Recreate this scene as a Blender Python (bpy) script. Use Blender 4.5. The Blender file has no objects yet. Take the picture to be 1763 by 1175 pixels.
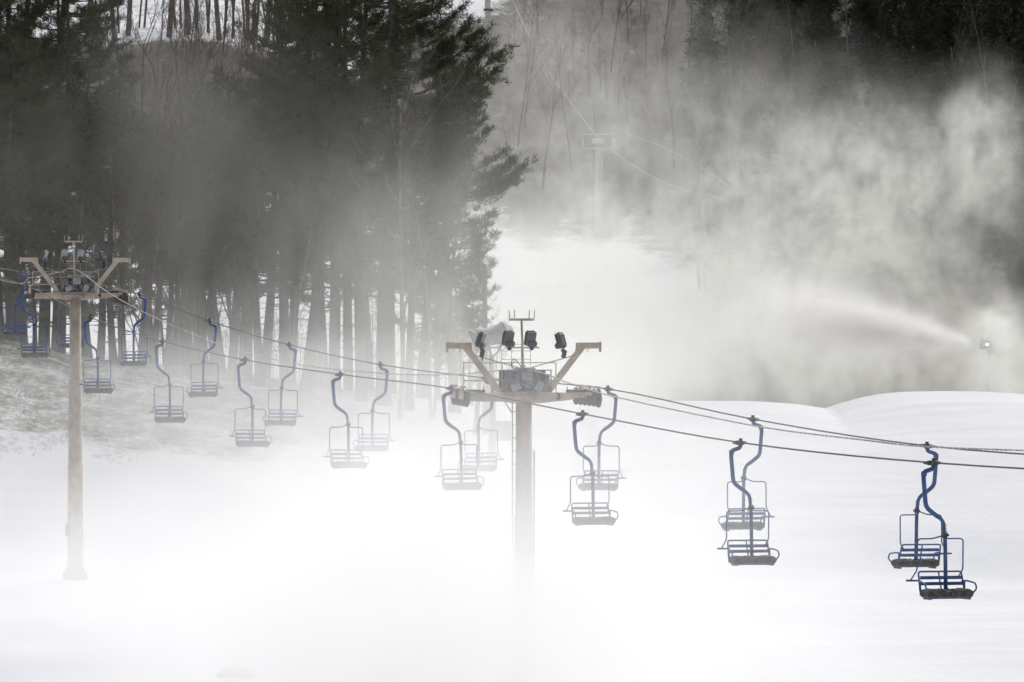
import bpy, math, random
import numpy as np
from mathutils import Vector, Matrix, Euler
from mathutils import noise as mnoise

scene = bpy.context.scene
COL = scene.collection
F = 9794.0
CX, CY = 881.5, 587.5
LD = Vector((0.254, -0.967, 0)).normalized()    # lift line, downhill
LR = Vector((0.967, 0.254, 0)).normalized()     # across the line


def P(px, py, Y):
    return Vector(((px - CX) / F * Y, Y, -(py - CY) / F * Y))


# ------------------------------------------------------------------ materials
def new_mat(name):
    m = bpy.data.materials.new(name)
    m.use_nodes = True
    nt = m.node_tree
    return m, nt, nt.nodes['Principled BSDF']


def simple_mat(name, col, rough=0.6, metal=0.0, var=0.25, scale=3.0, dark=None, bump=0.0, obj_space=True):
    """procedural paint / bark / metal : colour broken up by two noises"""
    m, nt, b = new_mat(name)
    tc = nt.nodes.new('ShaderNodeTexCoord')
    n1 = nt.nodes.new('ShaderNodeTexNoise'); n1.inputs['Scale'].default_value = scale
    n1.inputs['Detail'].default_value = 6
    nt.links.new(tc.outputs['Object' if obj_space else 'Generated'], n1.inputs['Vector'])
    r = nt.nodes.new('ShaderNodeValToRGB')
    d = dark or tuple(c * (1 - var) for c in col)
    r.color_ramp.elements[0].position = 0.35; r.color_ramp.elements[0].color = (*d, 1)
    r.color_ramp.elements[1].position = 0.62; r.color_ramp.elements[1].color = (*col, 1)
    nt.links.new(n1.outputs['Fac'], r.inputs['Fac'])
    nt.links.new(r.outputs['Color'], b.inputs['Base Color'])
    b.inputs['Roughness'].default_value = rough
    b.inputs['Metallic'].default_value = metal
    if bump:
        bp = nt.nodes.new('ShaderNodeBump'); bp.inputs['Strength'].default_value = bump
        bp.inputs['Distance'].default_value = 0.05
        nt.links.new(n1.outputs['Fac'], bp.inputs['Height'])
        nt.links.new(bp.outputs['Normal'], b.inputs['Normal'])
    return m


MAT = {}
MAT['tan'] = simple_mat('tan_paint', (0.54, 0.46, 0.375), 0.6, var=0.0, scale=2.6, dark=(0.40, 0.315, 0.235), bump=0.05)
MAT['blue'] = simple_mat('blue_paint', (0.034, 0.095, 0.27), 0.45, scale=7, dark=(0.025, 0.050, 0.13))
MAT['seat'] = simple_mat('worn_seat_pad', (0.10, 0.088, 0.075), 0.9, scale=9, dark=(0.045, 0.04, 0.036), bump=0.4)
MAT['dark'] = simple_mat('dark_metal', (0.045, 0.043, 0.042), 0.5, metal=0.3, scale=6)
MAT['pan'] = simple_mat('seat_pan', (0.12, 0.14, 0.17), 0.7, scale=7, dark=(0.06, 0.07, 0.09))
MAT['darkglass'] = simple_mat('dark_lamp_glass', (0.15, 0.155, 0.175), 0.3, scale=5)
MAT['rubber'] = simple_mat('sheave_rubber', (0.07, 0.068, 0.062), 0.8, scale=8)
MAT['rope'] = simple_mat('steel_rope', (0.09, 0.085, 0.075), 0.5, metal=0.4, scale=8)
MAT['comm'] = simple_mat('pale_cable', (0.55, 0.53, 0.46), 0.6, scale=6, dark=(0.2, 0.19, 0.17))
MAT['lamp'] = simple_mat('lamp_housing', (0.10, 0.10, 0.11), 0.5, metal=0.2, scale=5)
MAT['lampglass'] = simple_mat('lamp_glass', (0.32, 0.35, 0.40), 0.15, scale=5)
MAT['panel'] = simple_mat('walkway_mesh', (0.23, 0.20, 0.20), 0.6, scale=5.5, dark=(0.07, 0.065, 0.08), bump=0.3)
MAT['panelblue'] = simple_mat('blue_grey_panel', (0.22, 0.26, 0.32), 0.5, scale=3, dark=(0.10, 0.11, 0.16))
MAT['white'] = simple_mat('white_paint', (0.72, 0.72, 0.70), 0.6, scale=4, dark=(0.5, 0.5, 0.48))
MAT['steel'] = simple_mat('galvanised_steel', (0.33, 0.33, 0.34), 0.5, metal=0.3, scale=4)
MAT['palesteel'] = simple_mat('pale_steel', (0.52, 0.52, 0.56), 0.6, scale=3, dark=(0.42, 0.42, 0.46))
MAT['gun'] = simple_mat('gun_housing', (0.30, 0.30, 0.31), 0.5, scale=3, dark=(0.16, 0.16, 0.17))
MAT['bark'] = simple_mat('pine_bark', (0.085, 0.068, 0.052), 0.95, scale=2.5, dark=(0.028, 0.023, 0.018), bump=0.8)
MAT['greybark'] = simple_mat('grey_bark', (0.17, 0.145, 0.125), 0.95, scale=2.0, dark=(0.06, 0.048, 0.042), bump=0.6)
MAT['birch'] = simple_mat('pale_bark', (0.20, 0.185, 0.165), 0.9, scale=3.0, dark=(0.10, 0.085, 0.075))
MAT['redtwig'] = simple_mat('red_brown_twigs', (0.12, 0.062, 0.05), 0.95, scale=3.0, dark=(0.06, 0.035, 0.03))
MAT['ropeyel'] = simple_mat('yellow_white_rope', (0.75, 0.72, 0.50), 0.7, scale=4, dark=(0.55, 0.5, 0.3))
MAT['conc'] = simple_mat('concrete', (0.36, 0.35, 0.33), 0.9, scale=4)
MAT['wood'] = simple_mat('pole_wood', (0.13, 0.115, 0.10), 0.95, scale=3)


def leaf_mat(name, c1, c2):
    m, nt, b = new_mat(name)
    tc = nt.nodes.new('ShaderNodeTexCoord')
    n1 = nt.nodes.new('ShaderNodeTexNoise'); n1.inputs['Scale'].default_value = 0.7
    n1.inputs['Detail'].default_value = 4
    nt.links.new(tc.outputs['Object'], n1.inputs['Vector'])
    oi = nt.nodes.new('ShaderNodeObjectInfo')
    ad = nt.nodes.new('ShaderNodeMath'); ad.operation = 'MULTIPLY_ADD'
    ad.inputs[1].default_value = 0.25
    nt.links.new(oi.outputs['Random'], ad.inputs[0]); nt.links.new(n1.outputs['Fac'], ad.inputs[2])
    r = nt.nodes.new('ShaderNodeValToRGB')
    r.color_ramp.elements[0].position = 0.4; r.color_ramp.elements[0].color = (*c1, 1)
    r.color_ramp.elements[1].position = 0.8; r.color_ramp.elements[1].color = (*c2, 1)
    nt.links.new(ad.outputs[0], r.inputs['Fac'])
    nt.links.new(r.outputs['Color'], b.inputs['Base Color'])
    b.inputs['Roughness'].default_value = 0.85
    return m


MAT['needle'] = leaf_mat('pine_needles', (0.034, 0.046, 0.015), (0.066, 0.080, 0.024))
MAT['hemlock'] = leaf_mat('dark_conifer_needles', (0.016, 0.022, 0.013), (0.030, 0.036, 0.020))


# ------------------------------------------------------------------ mesh builder
class MB:
    def __init__(s):
        s.v = []; s.f = []

    def add(s, vs, fs):
        o = len(s.v)
        s.v.extend([tuple(v) for v in vs]); s.f.extend([tuple(i + o for i in f) for f in fs])

    def box(s, c, size, rot=None, bev=0.0):
        hx, hy, hz = size[0] / 2, size[1] / 2, size[2] / 2
        b = min(bev, hx * .9, hy * .9, hz * .9)
        M = rot.to_matrix() if isinstance(rot, Euler) else (rot or Matrix.Identity(3))
        c = Vector(c)
        if b <= 0:
            vs = [Vector((x, y, z)) for x in (-hx, hx) for y in (-hy, hy) for z in (-hz, hz)]
            fs = [(0, 1, 3, 2), (4, 6, 7, 5), (0, 4, 5, 1), (2, 3, 7, 6), (0, 2, 6, 4), (1, 5, 7, 3)]
            s.add([c + M @ v for v in vs], fs)
        else:
            # chamfered box: stack of rounded-corner rings
            vs = []
            def ring(x, y, z, ch):
                return [Vector((x, y - ch, z)), Vector((x - ch, y, z)), Vector((-x + ch, y, z)), Vector((-x, y - ch, z)),
                        Vector((-x, -y + ch, z)), Vector((-x + ch, -y, z)), Vector((x - ch, -y, z)), Vector((x, -y + ch, z))]
            for (dx, z) in ((b, -hz), (0, -hz + b), (0, hz - b), (b, hz)):
                vs += ring(hx - dx, hy - dx, z, b)
            fs = [tuple(reversed(range(8))), tuple(range(24, 32))]
            for k in range(3):
                for i in range(8):
                    j = (i + 1) % 8
                    fs.append((k * 8 + i, k * 8 + j, k * 8 + 8 + j, k * 8 + 8 + i))
            s.add([c + M @ v for v in vs], fs)

    def tube(s, pts, r, n=8, cap=True):
        pts = [Vector(p) for p in pts]
        rs = r if isinstance(r, (list, tuple)) else [r] * len(pts)
        vs, fs = [], []
        t0 = (pts[1] - pts[0]).normalized()
        up = Vector((0, 0, 1)) if abs(t0.z) < 0.9 else Vector((1, 0, 0))
        a = t0.cross(up).normalized()
        for i, p in enumerate(pts):
            t = (pts[min(i + 1, len(pts) - 1)] - pts[max(i - 1, 0)]).normalized()
            a = (a - t * a.dot(t)).normalized()
            b = t.cross(a)
            for k in range(n):
                w = 2 * math.pi * k / n
                vs.append(p + (a * math.cos(w) + b * math.sin(w)) * rs[i])
        for i in range(len(pts) - 1):
            for k in range(n):
                fs.append((i * n + k, i * n + (k + 1) % n, (i + 1) * n + (k + 1) % n, (i + 1) * n + k))
        if cap:
            fs.append(tuple(reversed(range(n)))); fs.append(tuple(range((len(pts) - 1) * n, len(pts) * n)))
        s.add(vs, fs)

    def cyl(s, c, axis, r, h, n=16, r2=None):
        c = Vector(c); ax = Vector(axis).normalized()
        s.tube([c - ax * h / 2, c + ax * h / 2], [r, r if r2 is None else r2], n)

    def beam(s, p0, p1, w, h, up=Vector((0, 0, 1))):
        p0, p1 = Vector(p0), Vector(p1)
        t = (p1 - p0); L = t.length; t.normalize()
        a = t.cross(up)
        if a.length < 1e-4: a = t.cross(Vector((0, 1, 0)))
        a.normalize(); b = a.cross(t)
        M = Matrix((t, a, b)).transposed()
        s.box((p0 + p1) / 2, (L, w, h), M)

    def prism(s, outline, d, depth):
        """outline: list of 3D points (planar), extruded +-depth/2 along d"""
        d = Vector(d).normalized() * depth / 2
        n = len(outline)
        vs = [Vector(p) - d for p in outline] + [Vector(p) + d for p in outline]
        fs = [tuple(reversed(range(n))), tuple(range(n, 2 * n))]
        for i in range(n):
            fs.append((i, (i + 1) % n, n + (i + 1) % n, n + i))
        s.add(vs, fs)

    def mesh(s, name, mat, smooth=False):
        me = bpy.data.meshes.new(name)
        me.from_pydata(s.v, [], s.f)
        me.materials.append(mat)
        if smooth:
            me.polygons.foreach_set('use_smooth', [len(p.vertices) <= 4 for p in me.polygons])
        me.validate()
        return me

    def build(s, name, mat, parent=None, smooth=False, label=None):
        o = bpy.data.objects.new(name, s.mesh(name, mat, smooth))
        COL.objects.link(o)
        if parent: o.parent = parent
        if label: o['label'] = label
        return o


def tag(o, label=None, cat=None, group=None, kind=None):
    if label: o['label'] = label
    if cat: o['category'] = cat
    if group: o['group'] = group
    if kind: o['kind'] = kind
    return o


def empty(name, loc, rz=0.0):
    o = bpy.data.objects.new(name, None); COL.objects.link(o)
    o.location = loc; o.rotation_euler = (0, 0, rz)
    return o


KIDS = {}


def copy_tree(o, parent=None):
    c = o.copy(); COL.objects.link(c); c.parent = parent
    for ch in [x for x in bpy.data.objects if x.parent == o]:
        copy_tree(ch, c)
    return c


def smooth_path(pts, k=6):
    pts = [Vector(p) for p in pts]
    out = []
    n = len(pts)
    for i in range(n - 1):
        p0, p1, p2, p3 = pts[max(i - 1, 0)], pts[i], pts[i + 1], pts[min(i + 2, n - 1)]
        for j in range(k):
            t = j / k
            out.append(0.5 * ((2 * p1) + (p2 - p0) * t + (2 * p0 - 5 * p1 + 4 * p2 - p3) * t * t + (-p0 + 3 * p1 - 3 * p2 + p3) * t ** 3))
    out.append(pts[-1])
    return out


def round_path(pts, r, k=5):
    """polyline with rounded corners"""
    pts = [Vector(p) for p in pts]
    out = [pts[0]]
    for i in range(1, len(pts) - 1):
        a, b, c = pts[i - 1], pts[i], pts[i + 1]
        d = min(r, (a - b).length * .45, (c - b).length * .45)
        p = b + (a - b).normalized() * d; q = b + (c - b).normalized() * d
        for j in range(k + 1):
            t = j / k
            out.append((1 - t) ** 2 * p + 2 * (1 - t) * t * b + t * t * q)
    out.append(pts[-1])
    return out


# ------------------------------------------------------------------ terrain
def smoothstep(a, b, x):
    t = np.clip((x - a) / (b - a), 0, 1)
    return t * t * (3 - 2 * t)


def crest(x):
    left = np.interp(x, [-200, -60, -27, -25.4, -23.2, -19, -15.7, -9, -2.5, 4],
                     [8, 2.2, -.10, -.55, -1.0, -1.4, -1.9, -2.9, -3.6, -3.7])
    m1 = -3.02 - ((x - 10.5) / 6.4) ** 2 * np.where(x > 10.5, 0.66, 0.35)
    m2 = -2.72 - ((x - 22.0) / 5.2) ** 2 * np.where(x > 22.0, 0.22, 0.95)
    right = np.maximum(np.maximum(m1, m2), -4.4)
    w = smoothstep(-2, 5, x)
    return left * (1 - w) + right * w


def terrain(x, y):
    x = np.asarray(x, float); y = np.asarray(y, float)
    near = np.interp(y, [-60, 0, 120, 170, 200, 232, 255, 272], [-1.7, -1.7, -12.4, -12.2, -11.6, -10.6, -9.0, -6.2])
    # left bank comes in earlier and lower, right mounds swell up smoothly
    cr = crest(x)
    yc = 318 - 16 * smoothstep(-4, 8, x)
    yr = 240.0
    t = np.clip((y - yr) / (yc - yr), 0, 1)
    base = -10.3
    w_ = smoothstep(-2, 5, x)
    crs = np.where(x > 4, -3.0, cr) * w_ + cr * (1 - w_)
    s = t * t * (3 - 2 * t)
    s = np.where(x > 3, 0.45 * t + 0.55 * np.sin(np.clip(t, 0, 1) * math.pi / 2), s * 0.45 + 0.55 * np.sin(t * math.pi / 2) ** 1.3)
    up = base + (crs - base) * s + (cr - crs) * smoothstep(.55, 1.0, t)
    z = np.where(y < yr, near, up)
    # blend
    wn = smoothstep(232, 250, y)
    z = np.where(y < 250, near * (1 - wn) + up * wn, z)
    # behind the crest
    dip = -6.6
    d = smoothstep(0, 26, y - yc)
    zb = cr + (dip - cr) * d ** 1.5
    hillc = np.interp(y, [345, 380, 420, 480, 550, 620, 700, 800, 1000, 1400], [-6.6, -5.4, -2.4, 3.4, 10.5, 26, 43, 64, 100, 150])
    hilll = np.interp(y, [345, 380, 420, 480, 550, 625, 635, 700, 800, 1000, 1400], [-6.6, -5.4, -2.4, 3.4, 11, 32.6, 34.0, 37.5, 52, 95, 150])
    wl = 1 - smoothstep(-24, -12, x)
    hill = hillc * (1 - wl) + hilll * wl
    # right-hand hillside slightly steeper and nearer
    wr = smoothstep(8, 40, x)
    hill = hill + wr * np.interp(y, [345, 420, 550, 700, 900], [0, 1.5, 6, 8, 8])
    z = np.where(y > yc, np.where(y < 345, zb, 0), z)
    z = np.where(y >= 345, hill, z)
    w2 = smoothstep(338, 352, y)
    zz = np.where(y < 345, zb, hill)
    z = np.where((y > 338) & (y < 352), zb * (1 - w2) + hill * w2, z)
    # side rise far away, gentle undulation
    z = z + 0.10 * np.sin(x * .21 + y * .05) * smoothstep(150, 200, y) + 0.06 * np.sin(x * .5 - y * .13 + 1.3)
    z = z + smoothstep(540, 600, y) * (0.6 * np.sin(x * .13 + 1) + .5 * np.sin(x * .31 + y * .07)) + \
        smoothstep(60, 260, np.abs(x)) * 10
    return z


def gz(x, y):
    return float(terrain(x, y))


def ground_hit(px, py, y0=140.0, y1=1000.0):
    y = y0
    while y < y1:
        p = P(px, py, y)
        if p.z < gz(p.x, p.y):
            return Vector((p.x, p.y, gz(p.x, p.y)))
        y += 0.5
    p = P(px, py, y1)
    return Vector((p.x, y1, gz(p.x, y1)))


def terrain_mesh(name, xs, ys, mat, cover):
    X, Y = np.meshgrid(xs, ys)
    Z = terrain(X, Y)
    nx, ny = len(xs), len(ys)
    v = np.stack([X.ravel(), Y.ravel(), Z.ravel()], 1)
    # micro relief
    mic = np.array([mnoise.fractal(Vector((a * .35, b * .2, 0)), 1.0, 2.0, 4) for a, b in v[:, :2]])
    c = cover(v[:, 0], v[:, 1])
    v[:, 2] += mic * (0.025 + 0.28 * c)
    wob = np.array([mnoise.noise(Vector((a * .06, b * .02, 3))) for a, b in v[:, :2]])
    lane = np.sin(v[:, 1] * 1.15 + wob * 5 + v[:, 0] * .06) * np.clip(wob * 1.5 + .3, 0, 1)
    v[:, 2] += lane * .018 * (1 - c) * smoothstep(150, 180, v[:, 1]) * (1 - smoothstep(340, 380, v[:, 1]))
    idx = np.arange(nx * ny).reshape(ny, nx)
    f = np.stack([idx[:-1, :-1].ravel(), idx[:-1, 1:].ravel(), idx[1:, 1:].ravel(), idx[1:, :-1].ravel()], 1)
    me = bpy.data.meshes.new(name)
    me.from_pydata(v.tolist(), [], f.tolist())
    at = me.attributes.new('cover', 'FLOAT', 'POINT')
    at.data.foreach_set('value', c.astype(np.float32))
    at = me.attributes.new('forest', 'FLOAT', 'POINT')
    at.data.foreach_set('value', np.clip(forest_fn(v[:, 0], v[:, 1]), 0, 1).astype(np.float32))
    me.polygons.foreach_set('use_smooth', [True] * len(me.polygons))
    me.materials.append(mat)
    o = bpy.data.objects.new(name, me); COL.objects.link(o)
    return o


def cover_fn(x, y):
    """0 snow, 1 bare grass/litter; on the ridge it stands in for shade on snow"""
    # left grassy bank
    bank = smoothstep(262, 284, y) * (1 - smoothstep(326, 334, y)) * (1 - smoothstep(-13, 1, x)) * 0.70
    # the thin bare strip running right at the foot of the bank
    strip = np.exp(-((y - (268 + 0.15 * (x - 1)) ) / 2.2) ** 2) * smoothstep(-6, 0, x) * (1 - smoothstep(4, 11, x)) * .6
    edge = 6 + 4 * np.sin(y * .03)
    floor = smoothstep(335, 350, y) * smoothstep(edge - 2, edge + 14, x) 
    yw = y + 9 * np.sin(x * .35 + 1) + 6 * np.sin(x * .9) + 14 * np.sin(x * .12)
    hill = smoothstep(505, 575, yw) * (0.90 + .25 * smoothstep(12, 24, x))
    ridge = smoothstep(621, 627, y) * (1 - smoothstep(-18, -12, x))  # bare patches kept here stand in for shade on the ridge snow
    top = smoothstep(660, 690, y) * np.exp(-((x + 7) / 5.0) ** 2)
    c = np.maximum(np.maximum(bank, strip), np.maximum(floor, hill))
    c = c * (1 - ridge * .40) * (1 - top * .8)
    return np.clip(c, 0, 1)


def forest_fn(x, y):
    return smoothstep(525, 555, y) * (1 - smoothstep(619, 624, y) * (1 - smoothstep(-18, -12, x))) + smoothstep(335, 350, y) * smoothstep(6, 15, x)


def ground_mat():
    m, nt, b = new_mat('snow_and_dead_grass')
    L = nt.links.new
    g = nt.nodes.new('ShaderNodeNewGeometry')
    at = nt.nodes.new('ShaderNodeAttribute'); at.attribute_name = 'cover'

    def nz(scale, detail, vec, rough=0.6):
        n = nt.nodes.new('ShaderNodeTexNoise'); n.inputs['Scale'].default_value = scale
        n.inputs['Detail'].default_value = detail; n.inputs['Roughness'].default_value = rough
        L(vec, n.inputs['Vector']); return n.outputs['Fac']

    mp = nt.nodes.new('ShaderNodeMapping'); mp.inputs['Scale'].default_value = (0.50, 0.25, 0.75)
    mp.inputs['Rotation'].default_value = (0, 0.10, 0.1)
    L(g.outputs['Position'], mp.inputs['Vector'])
    n1 = nz(0.9, 9, mp.outputs['Vector'], 0.68)
    n2 = nz(5.0, 5, mp.outputs['Vector'], 0.7)
    nb = nz(0.08, 4, g.outputs['Position'])

    def M(op, a, bb, c=None):
        n = nt.nodes.new('ShaderNodeMath'); n.operation = op
        for i, s in enumerate((a, bb, c)):
            if s is None: continue
            if isinstance(s, (int, float)): n.inputs[i].default_value = s
            else: L(s, n.inputs[i])
        return n.outputs[0]

    comb = M('ADD', M('MULTIPLY', n1, 0.62), M('MULTIPLY', n2, 0.38))
    comb = M('MULTIPLY_ADD', M('SUBTRACT', comb, 0.5), 1.5, 0.5)
    # covered where cover > noise
    thr = M('SUBTRACT', M('MULTIPLY_ADD', at.outputs['Fac'], 1.05, -0.12), comb)
    mask = nt.nodes.new('ShaderNodeMapRange'); mask.inputs['From Min'].default_value = -0.08
    mask.inputs['From Max'].default_value = 0.20
    L(thr, mask.inputs['Value'])
    # grass / litter colours
    cr = nt.nodes.new('ShaderNodeValToRGB')
    e = cr.color_ramp.elements
    e[0].position = 0.3; e[0].color = (0.060, 0.050, 0.036, 1)
    e[1].position = 0.72; e[1].color = (0.19, 0.165, 0.115, 1)
    k = e.new(0.5); k.color = (0.11, 0.092, 0.066, 1)
    L(nz(7.0, 6, mp.outputs['Vector'], 0.75), cr.inputs['Fac'])
    sr = nt.nodes.new('ShaderNodeValToRGB')
    sr.color_ramp.elements[0].position = 0.38; sr.color_ramp.elements[0].color = (0.655, 0.67, 0.72, 1)
    sr.color_ramp.elements[1].position = 0.6; sr.color_ramp.elements[1].color = (0.765, 0.77, 0.785, 1)
    mp2 = nt.nodes.new('ShaderNodeMapping'); mp2.inputs['Scale'].default_value = (.10, .55, .3); L(g.outputs['Position'], mp2.inputs['Vector'])
    L(M('ADD', M('MULTIPLY', nb, .5), M('MULTIPLY', nz(1.0, 6, mp2.outputs['Vector'], .65), .5)), sr.inputs['Fac'])
    mx = nt.nodes.new('ShaderNodeMix'); mx.data_type = 'RGBA'
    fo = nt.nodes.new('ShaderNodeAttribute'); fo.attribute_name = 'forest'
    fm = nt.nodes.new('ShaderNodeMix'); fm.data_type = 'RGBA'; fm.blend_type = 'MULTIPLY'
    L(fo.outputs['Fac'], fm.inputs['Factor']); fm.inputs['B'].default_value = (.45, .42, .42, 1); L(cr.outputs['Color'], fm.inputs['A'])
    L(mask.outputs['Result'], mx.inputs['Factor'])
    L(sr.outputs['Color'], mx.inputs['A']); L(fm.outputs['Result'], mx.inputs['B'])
    L(mx.outputs['Result'], b.inputs['Base Color'])
    b.inputs['Roughness'].default_value = 0.8
    b.inputs['Specular IOR Level'].default_value = 0.2
    bp = nt.nodes.new('ShaderNodeBump'); bp.inputs['Strength'].default_value = 0.5; bp.inputs['Distance'].default_value = 0.10
    L(comb, bp.inputs['Height']); L(bp.outputs['Normal'], b.inputs['Normal'])
    return m


MAT['ground'] = ground_mat()
xs = np.unique(np.concatenate([np.linspace(-700, -70, 30), np.linspace(-70, -42, 24), np.linspace(-42, 42, 281), np.linspace(42, 80, 30), np.linspace(80, 700, 30)]))
ys = np.unique(np.concatenate([np.linspace(-300, 120, 30), np.linspace(120, 240, 120), np.linspace(240, 350, 280), np.linspace(350, 560, 150), np.linspace(560, 720, 160), np.linspace(720, 1500, 40)]))
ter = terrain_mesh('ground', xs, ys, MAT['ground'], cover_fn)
tag(ter, 'snow covered slope rising to a brown brushy hillside', None, None, 'structure')

# ------------------------------------------------------------------ chairlift chair
def lp(s, f, u):
    """chair local: x = across (image right), y = -facing, z up; facing is -y"""
    return Vector((s, -f, u))


def make_chair():
    root = empty('lift_chair', (0, 0, 0))
    # grip
    g = MB()
    g.box(lp(0, 0, -0.015), (0.10, 0.30, 0.10), bev=0.02)
    g.prism([lp(-.03, -.50, -.03), lp(-.03, -.12, -.06), lp(-.03, -.12, .05), lp(-.03, -.40, .02)], (1, 0, 0), .07)
    g.prism([lp(-.0, .50, .0), lp(0, .12, -.05), lp(0, .12, .05), lp(0, .42, .035)], (1, 0, 0), .06)
    g.cyl(lp(0, 0, .06), (0, 0, 1), .045, .09, 10)
    g.build('rope_grip', MAT['dark'], root)
    # hanger tube
    h = MB()
    path = round_path([lp(0, 0, -.04), lp(-.02, 0, -.13), lp(-.24, 0, -.20), lp(-.245, 0, -.34), lp(-.19, 0, -.98),
                       lp(.0, 0, -1.13), lp(.215, 0, -1.27), lp(.255, 0, -1.50), lp(.27, 0, -1.75), lp(.285, 0.0, -2.82)], .16, 6)
    rr = [.052 if p.z > -1.2 else .045 for p in path]
    h.tube(path, rr, 12)
    h.cyl(lp(-.235, 0, -.24), (0, 0, 1), .066, .10, 12)
    hang = h.build('hanger', MAT['blue'], root, smooth=True)
    c = MB(); c.cyl(lp(.265, 0, -1.60), (0, 0, 1), .058, .13, 12); c.box(lp(.265, .02, -1.60), (.12, .16, .05))
    c.build('collar', MAT['dark'], hang)
    dg = MB()
    for k, (a, b_) in enumerate(((0, 0), (0, .13))):
        dg.tube([lp(.245, .056, -1.36 - b_), lp(.275, .056, -1.355 - b_), lp(.275, .056, -1.40 - b_), lp(.25, .056, -1.42 - b_), lp(.28, .056, -1.455 - b_)], .010, 4)
    dg.build('number_marking', MAT['white'], hang)
    S = .285   # seat centre
    BF = -.36  # backrest forward coordinate
    # backrest
    b = MB()
    top, bot = -2.42, -2.86
    w = .51
    b.tube(round_path([lp(S - w - .02, BF + .16, bot), lp(S - w, BF, top), lp(S + w, BF, top), lp(S + w + .02, BF + .16, bot)], .07, 4), .022, 8)
    b.tube([lp(S - .03, BF, top), lp(S - .02, BF + .16, bot)], .019, 8)
    bk = b.build('backrest', MAT['blue'], root, smooth=True)
    for u in (-2.555, -2.685):
        q = MB(); t = (top - u) / (top - bot)
        q.box(lp(S, BF + .16 * t + .022, u), (2 * w - .03, .022, .075), bev=.006)
        q.build('slat', MAT['blue'], bk)
    # seat: blue pan frame under two worn pads
    st = MB()
    st.box(lp(S, .06, -2.955), (1.06, .44, .05), bev=.015)
    for sx in (-.46, .46):
        st.box(lp(S + sx, .07, -2.995), (.05, .42, .06))
    st.box(lp(S, .27, -2.985), (.90, .03, .04))
    seat = st.build('seat', MAT['pan'], root)
    rnd = random.Random(4)
    for sx in (-1, 1):
        pd = MB()
        n, mth = 14, 6
        vs, fs = [], []
        for layer in (0, 1):
            for i in range(n):
                for j in range(mth):
                    a = -.5 + i / (n - 1); bb = -.5 + j / (mth - 1)
                    z = -2.93 + rnd.uniform(-.018, .012) if layer == 0 else -2.79 + rnd.uniform(-.022, .02) - .5 * (abs(a) ** 4 + abs(bb) ** 4)
                    vs.append(lp(S + sx * .278 + a * .535 + rnd.uniform(-.008, .008), .06 + bb * .50, z))
        for i in range(n - 1):
            for j in range(mth - 1):
                a0 = i * mth + j; o_ = n * mth
                fs.append((a0, a0 + mth, a0 + mth + 1, a0 + 1)); fs.append((o_ + a0, o_ + a0 + 1, o_ + a0 + mth + 1, o_ + a0 + mth))
        rim = [i * mth for i in range(n)] + [(n - 1) * mth + j for j in range(1, mth)] + [i * mth + mth - 1 for i in range(n - 2, -1, -1)] + [j for j in range(mth - 2, 0, -1)]
        for k in range(len(rim)):
            a0, b0 = rim[k], rim[(k + 1) % len(rim)]
            fs.append((a0, b0, b0 + n * mth, a0 + n * mth))
        pd.add(vs, fs)
        pd.build('seat_pad', MAT['seat'], seat)
    # armrests
    for sx in (-1, 1):
        a = MB()
        a.tube(round_path([lp(S + sx * .51, BF + .06, -2.64), lp(S + sx * .56, BF + .22, -2.62), lp(S + sx * .60, .26, -2.66),
                           lp(S + sx * .60, .34, -2.78), lp(S + sx * .56, .27, -2.86), lp(S + sx * .50, .20, -2.92)], .07, 4), .020, 8)
        a.tube([lp(S + sx * .53, BF + .16, -2.64), lp(S + sx * .52, -.16, -2.96)], .018, 6)
        a.build('armrest', MAT['blue'], root, smooth=True)
    # safety bar: frame looping from the collar down behind the seat back
    sb = MB()
    for sx in (-1, 1):
        xt = S - .0 + sx * .545
        if sx < 0:
            pts = [lp(.265, -.02, -1.60), lp(S - .20, -.28, -1.69), lp(xt, -.32, -1.69), lp(xt + .0, -.34, -2.15), lp(xt + .01, -.36, -2.38), lp(xt - .01, -.72, -2.63)]
        else:
            pts = [lp(.265, -.02, -1.60), lp(S + .12, -.28, -1.69), lp(xt, -.32, -1.69), lp(xt + .0, -.34, -2.15), lp(xt + .01, -.36, -2.38), lp(xt - .01, -.60, -2.56)]
        sb.tube(round_path(pts, .09, 4), .017, 8)
    sb.tube([lp(S - .545 - .11, -.72, -2.63), lp(S - .545 + .20, -.72, -2.635)], .024, 8)
    sb.build('safety_bar', MAT['blue'], root, smooth=True)
    # seat-frame hinge blocks
    return root


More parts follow.
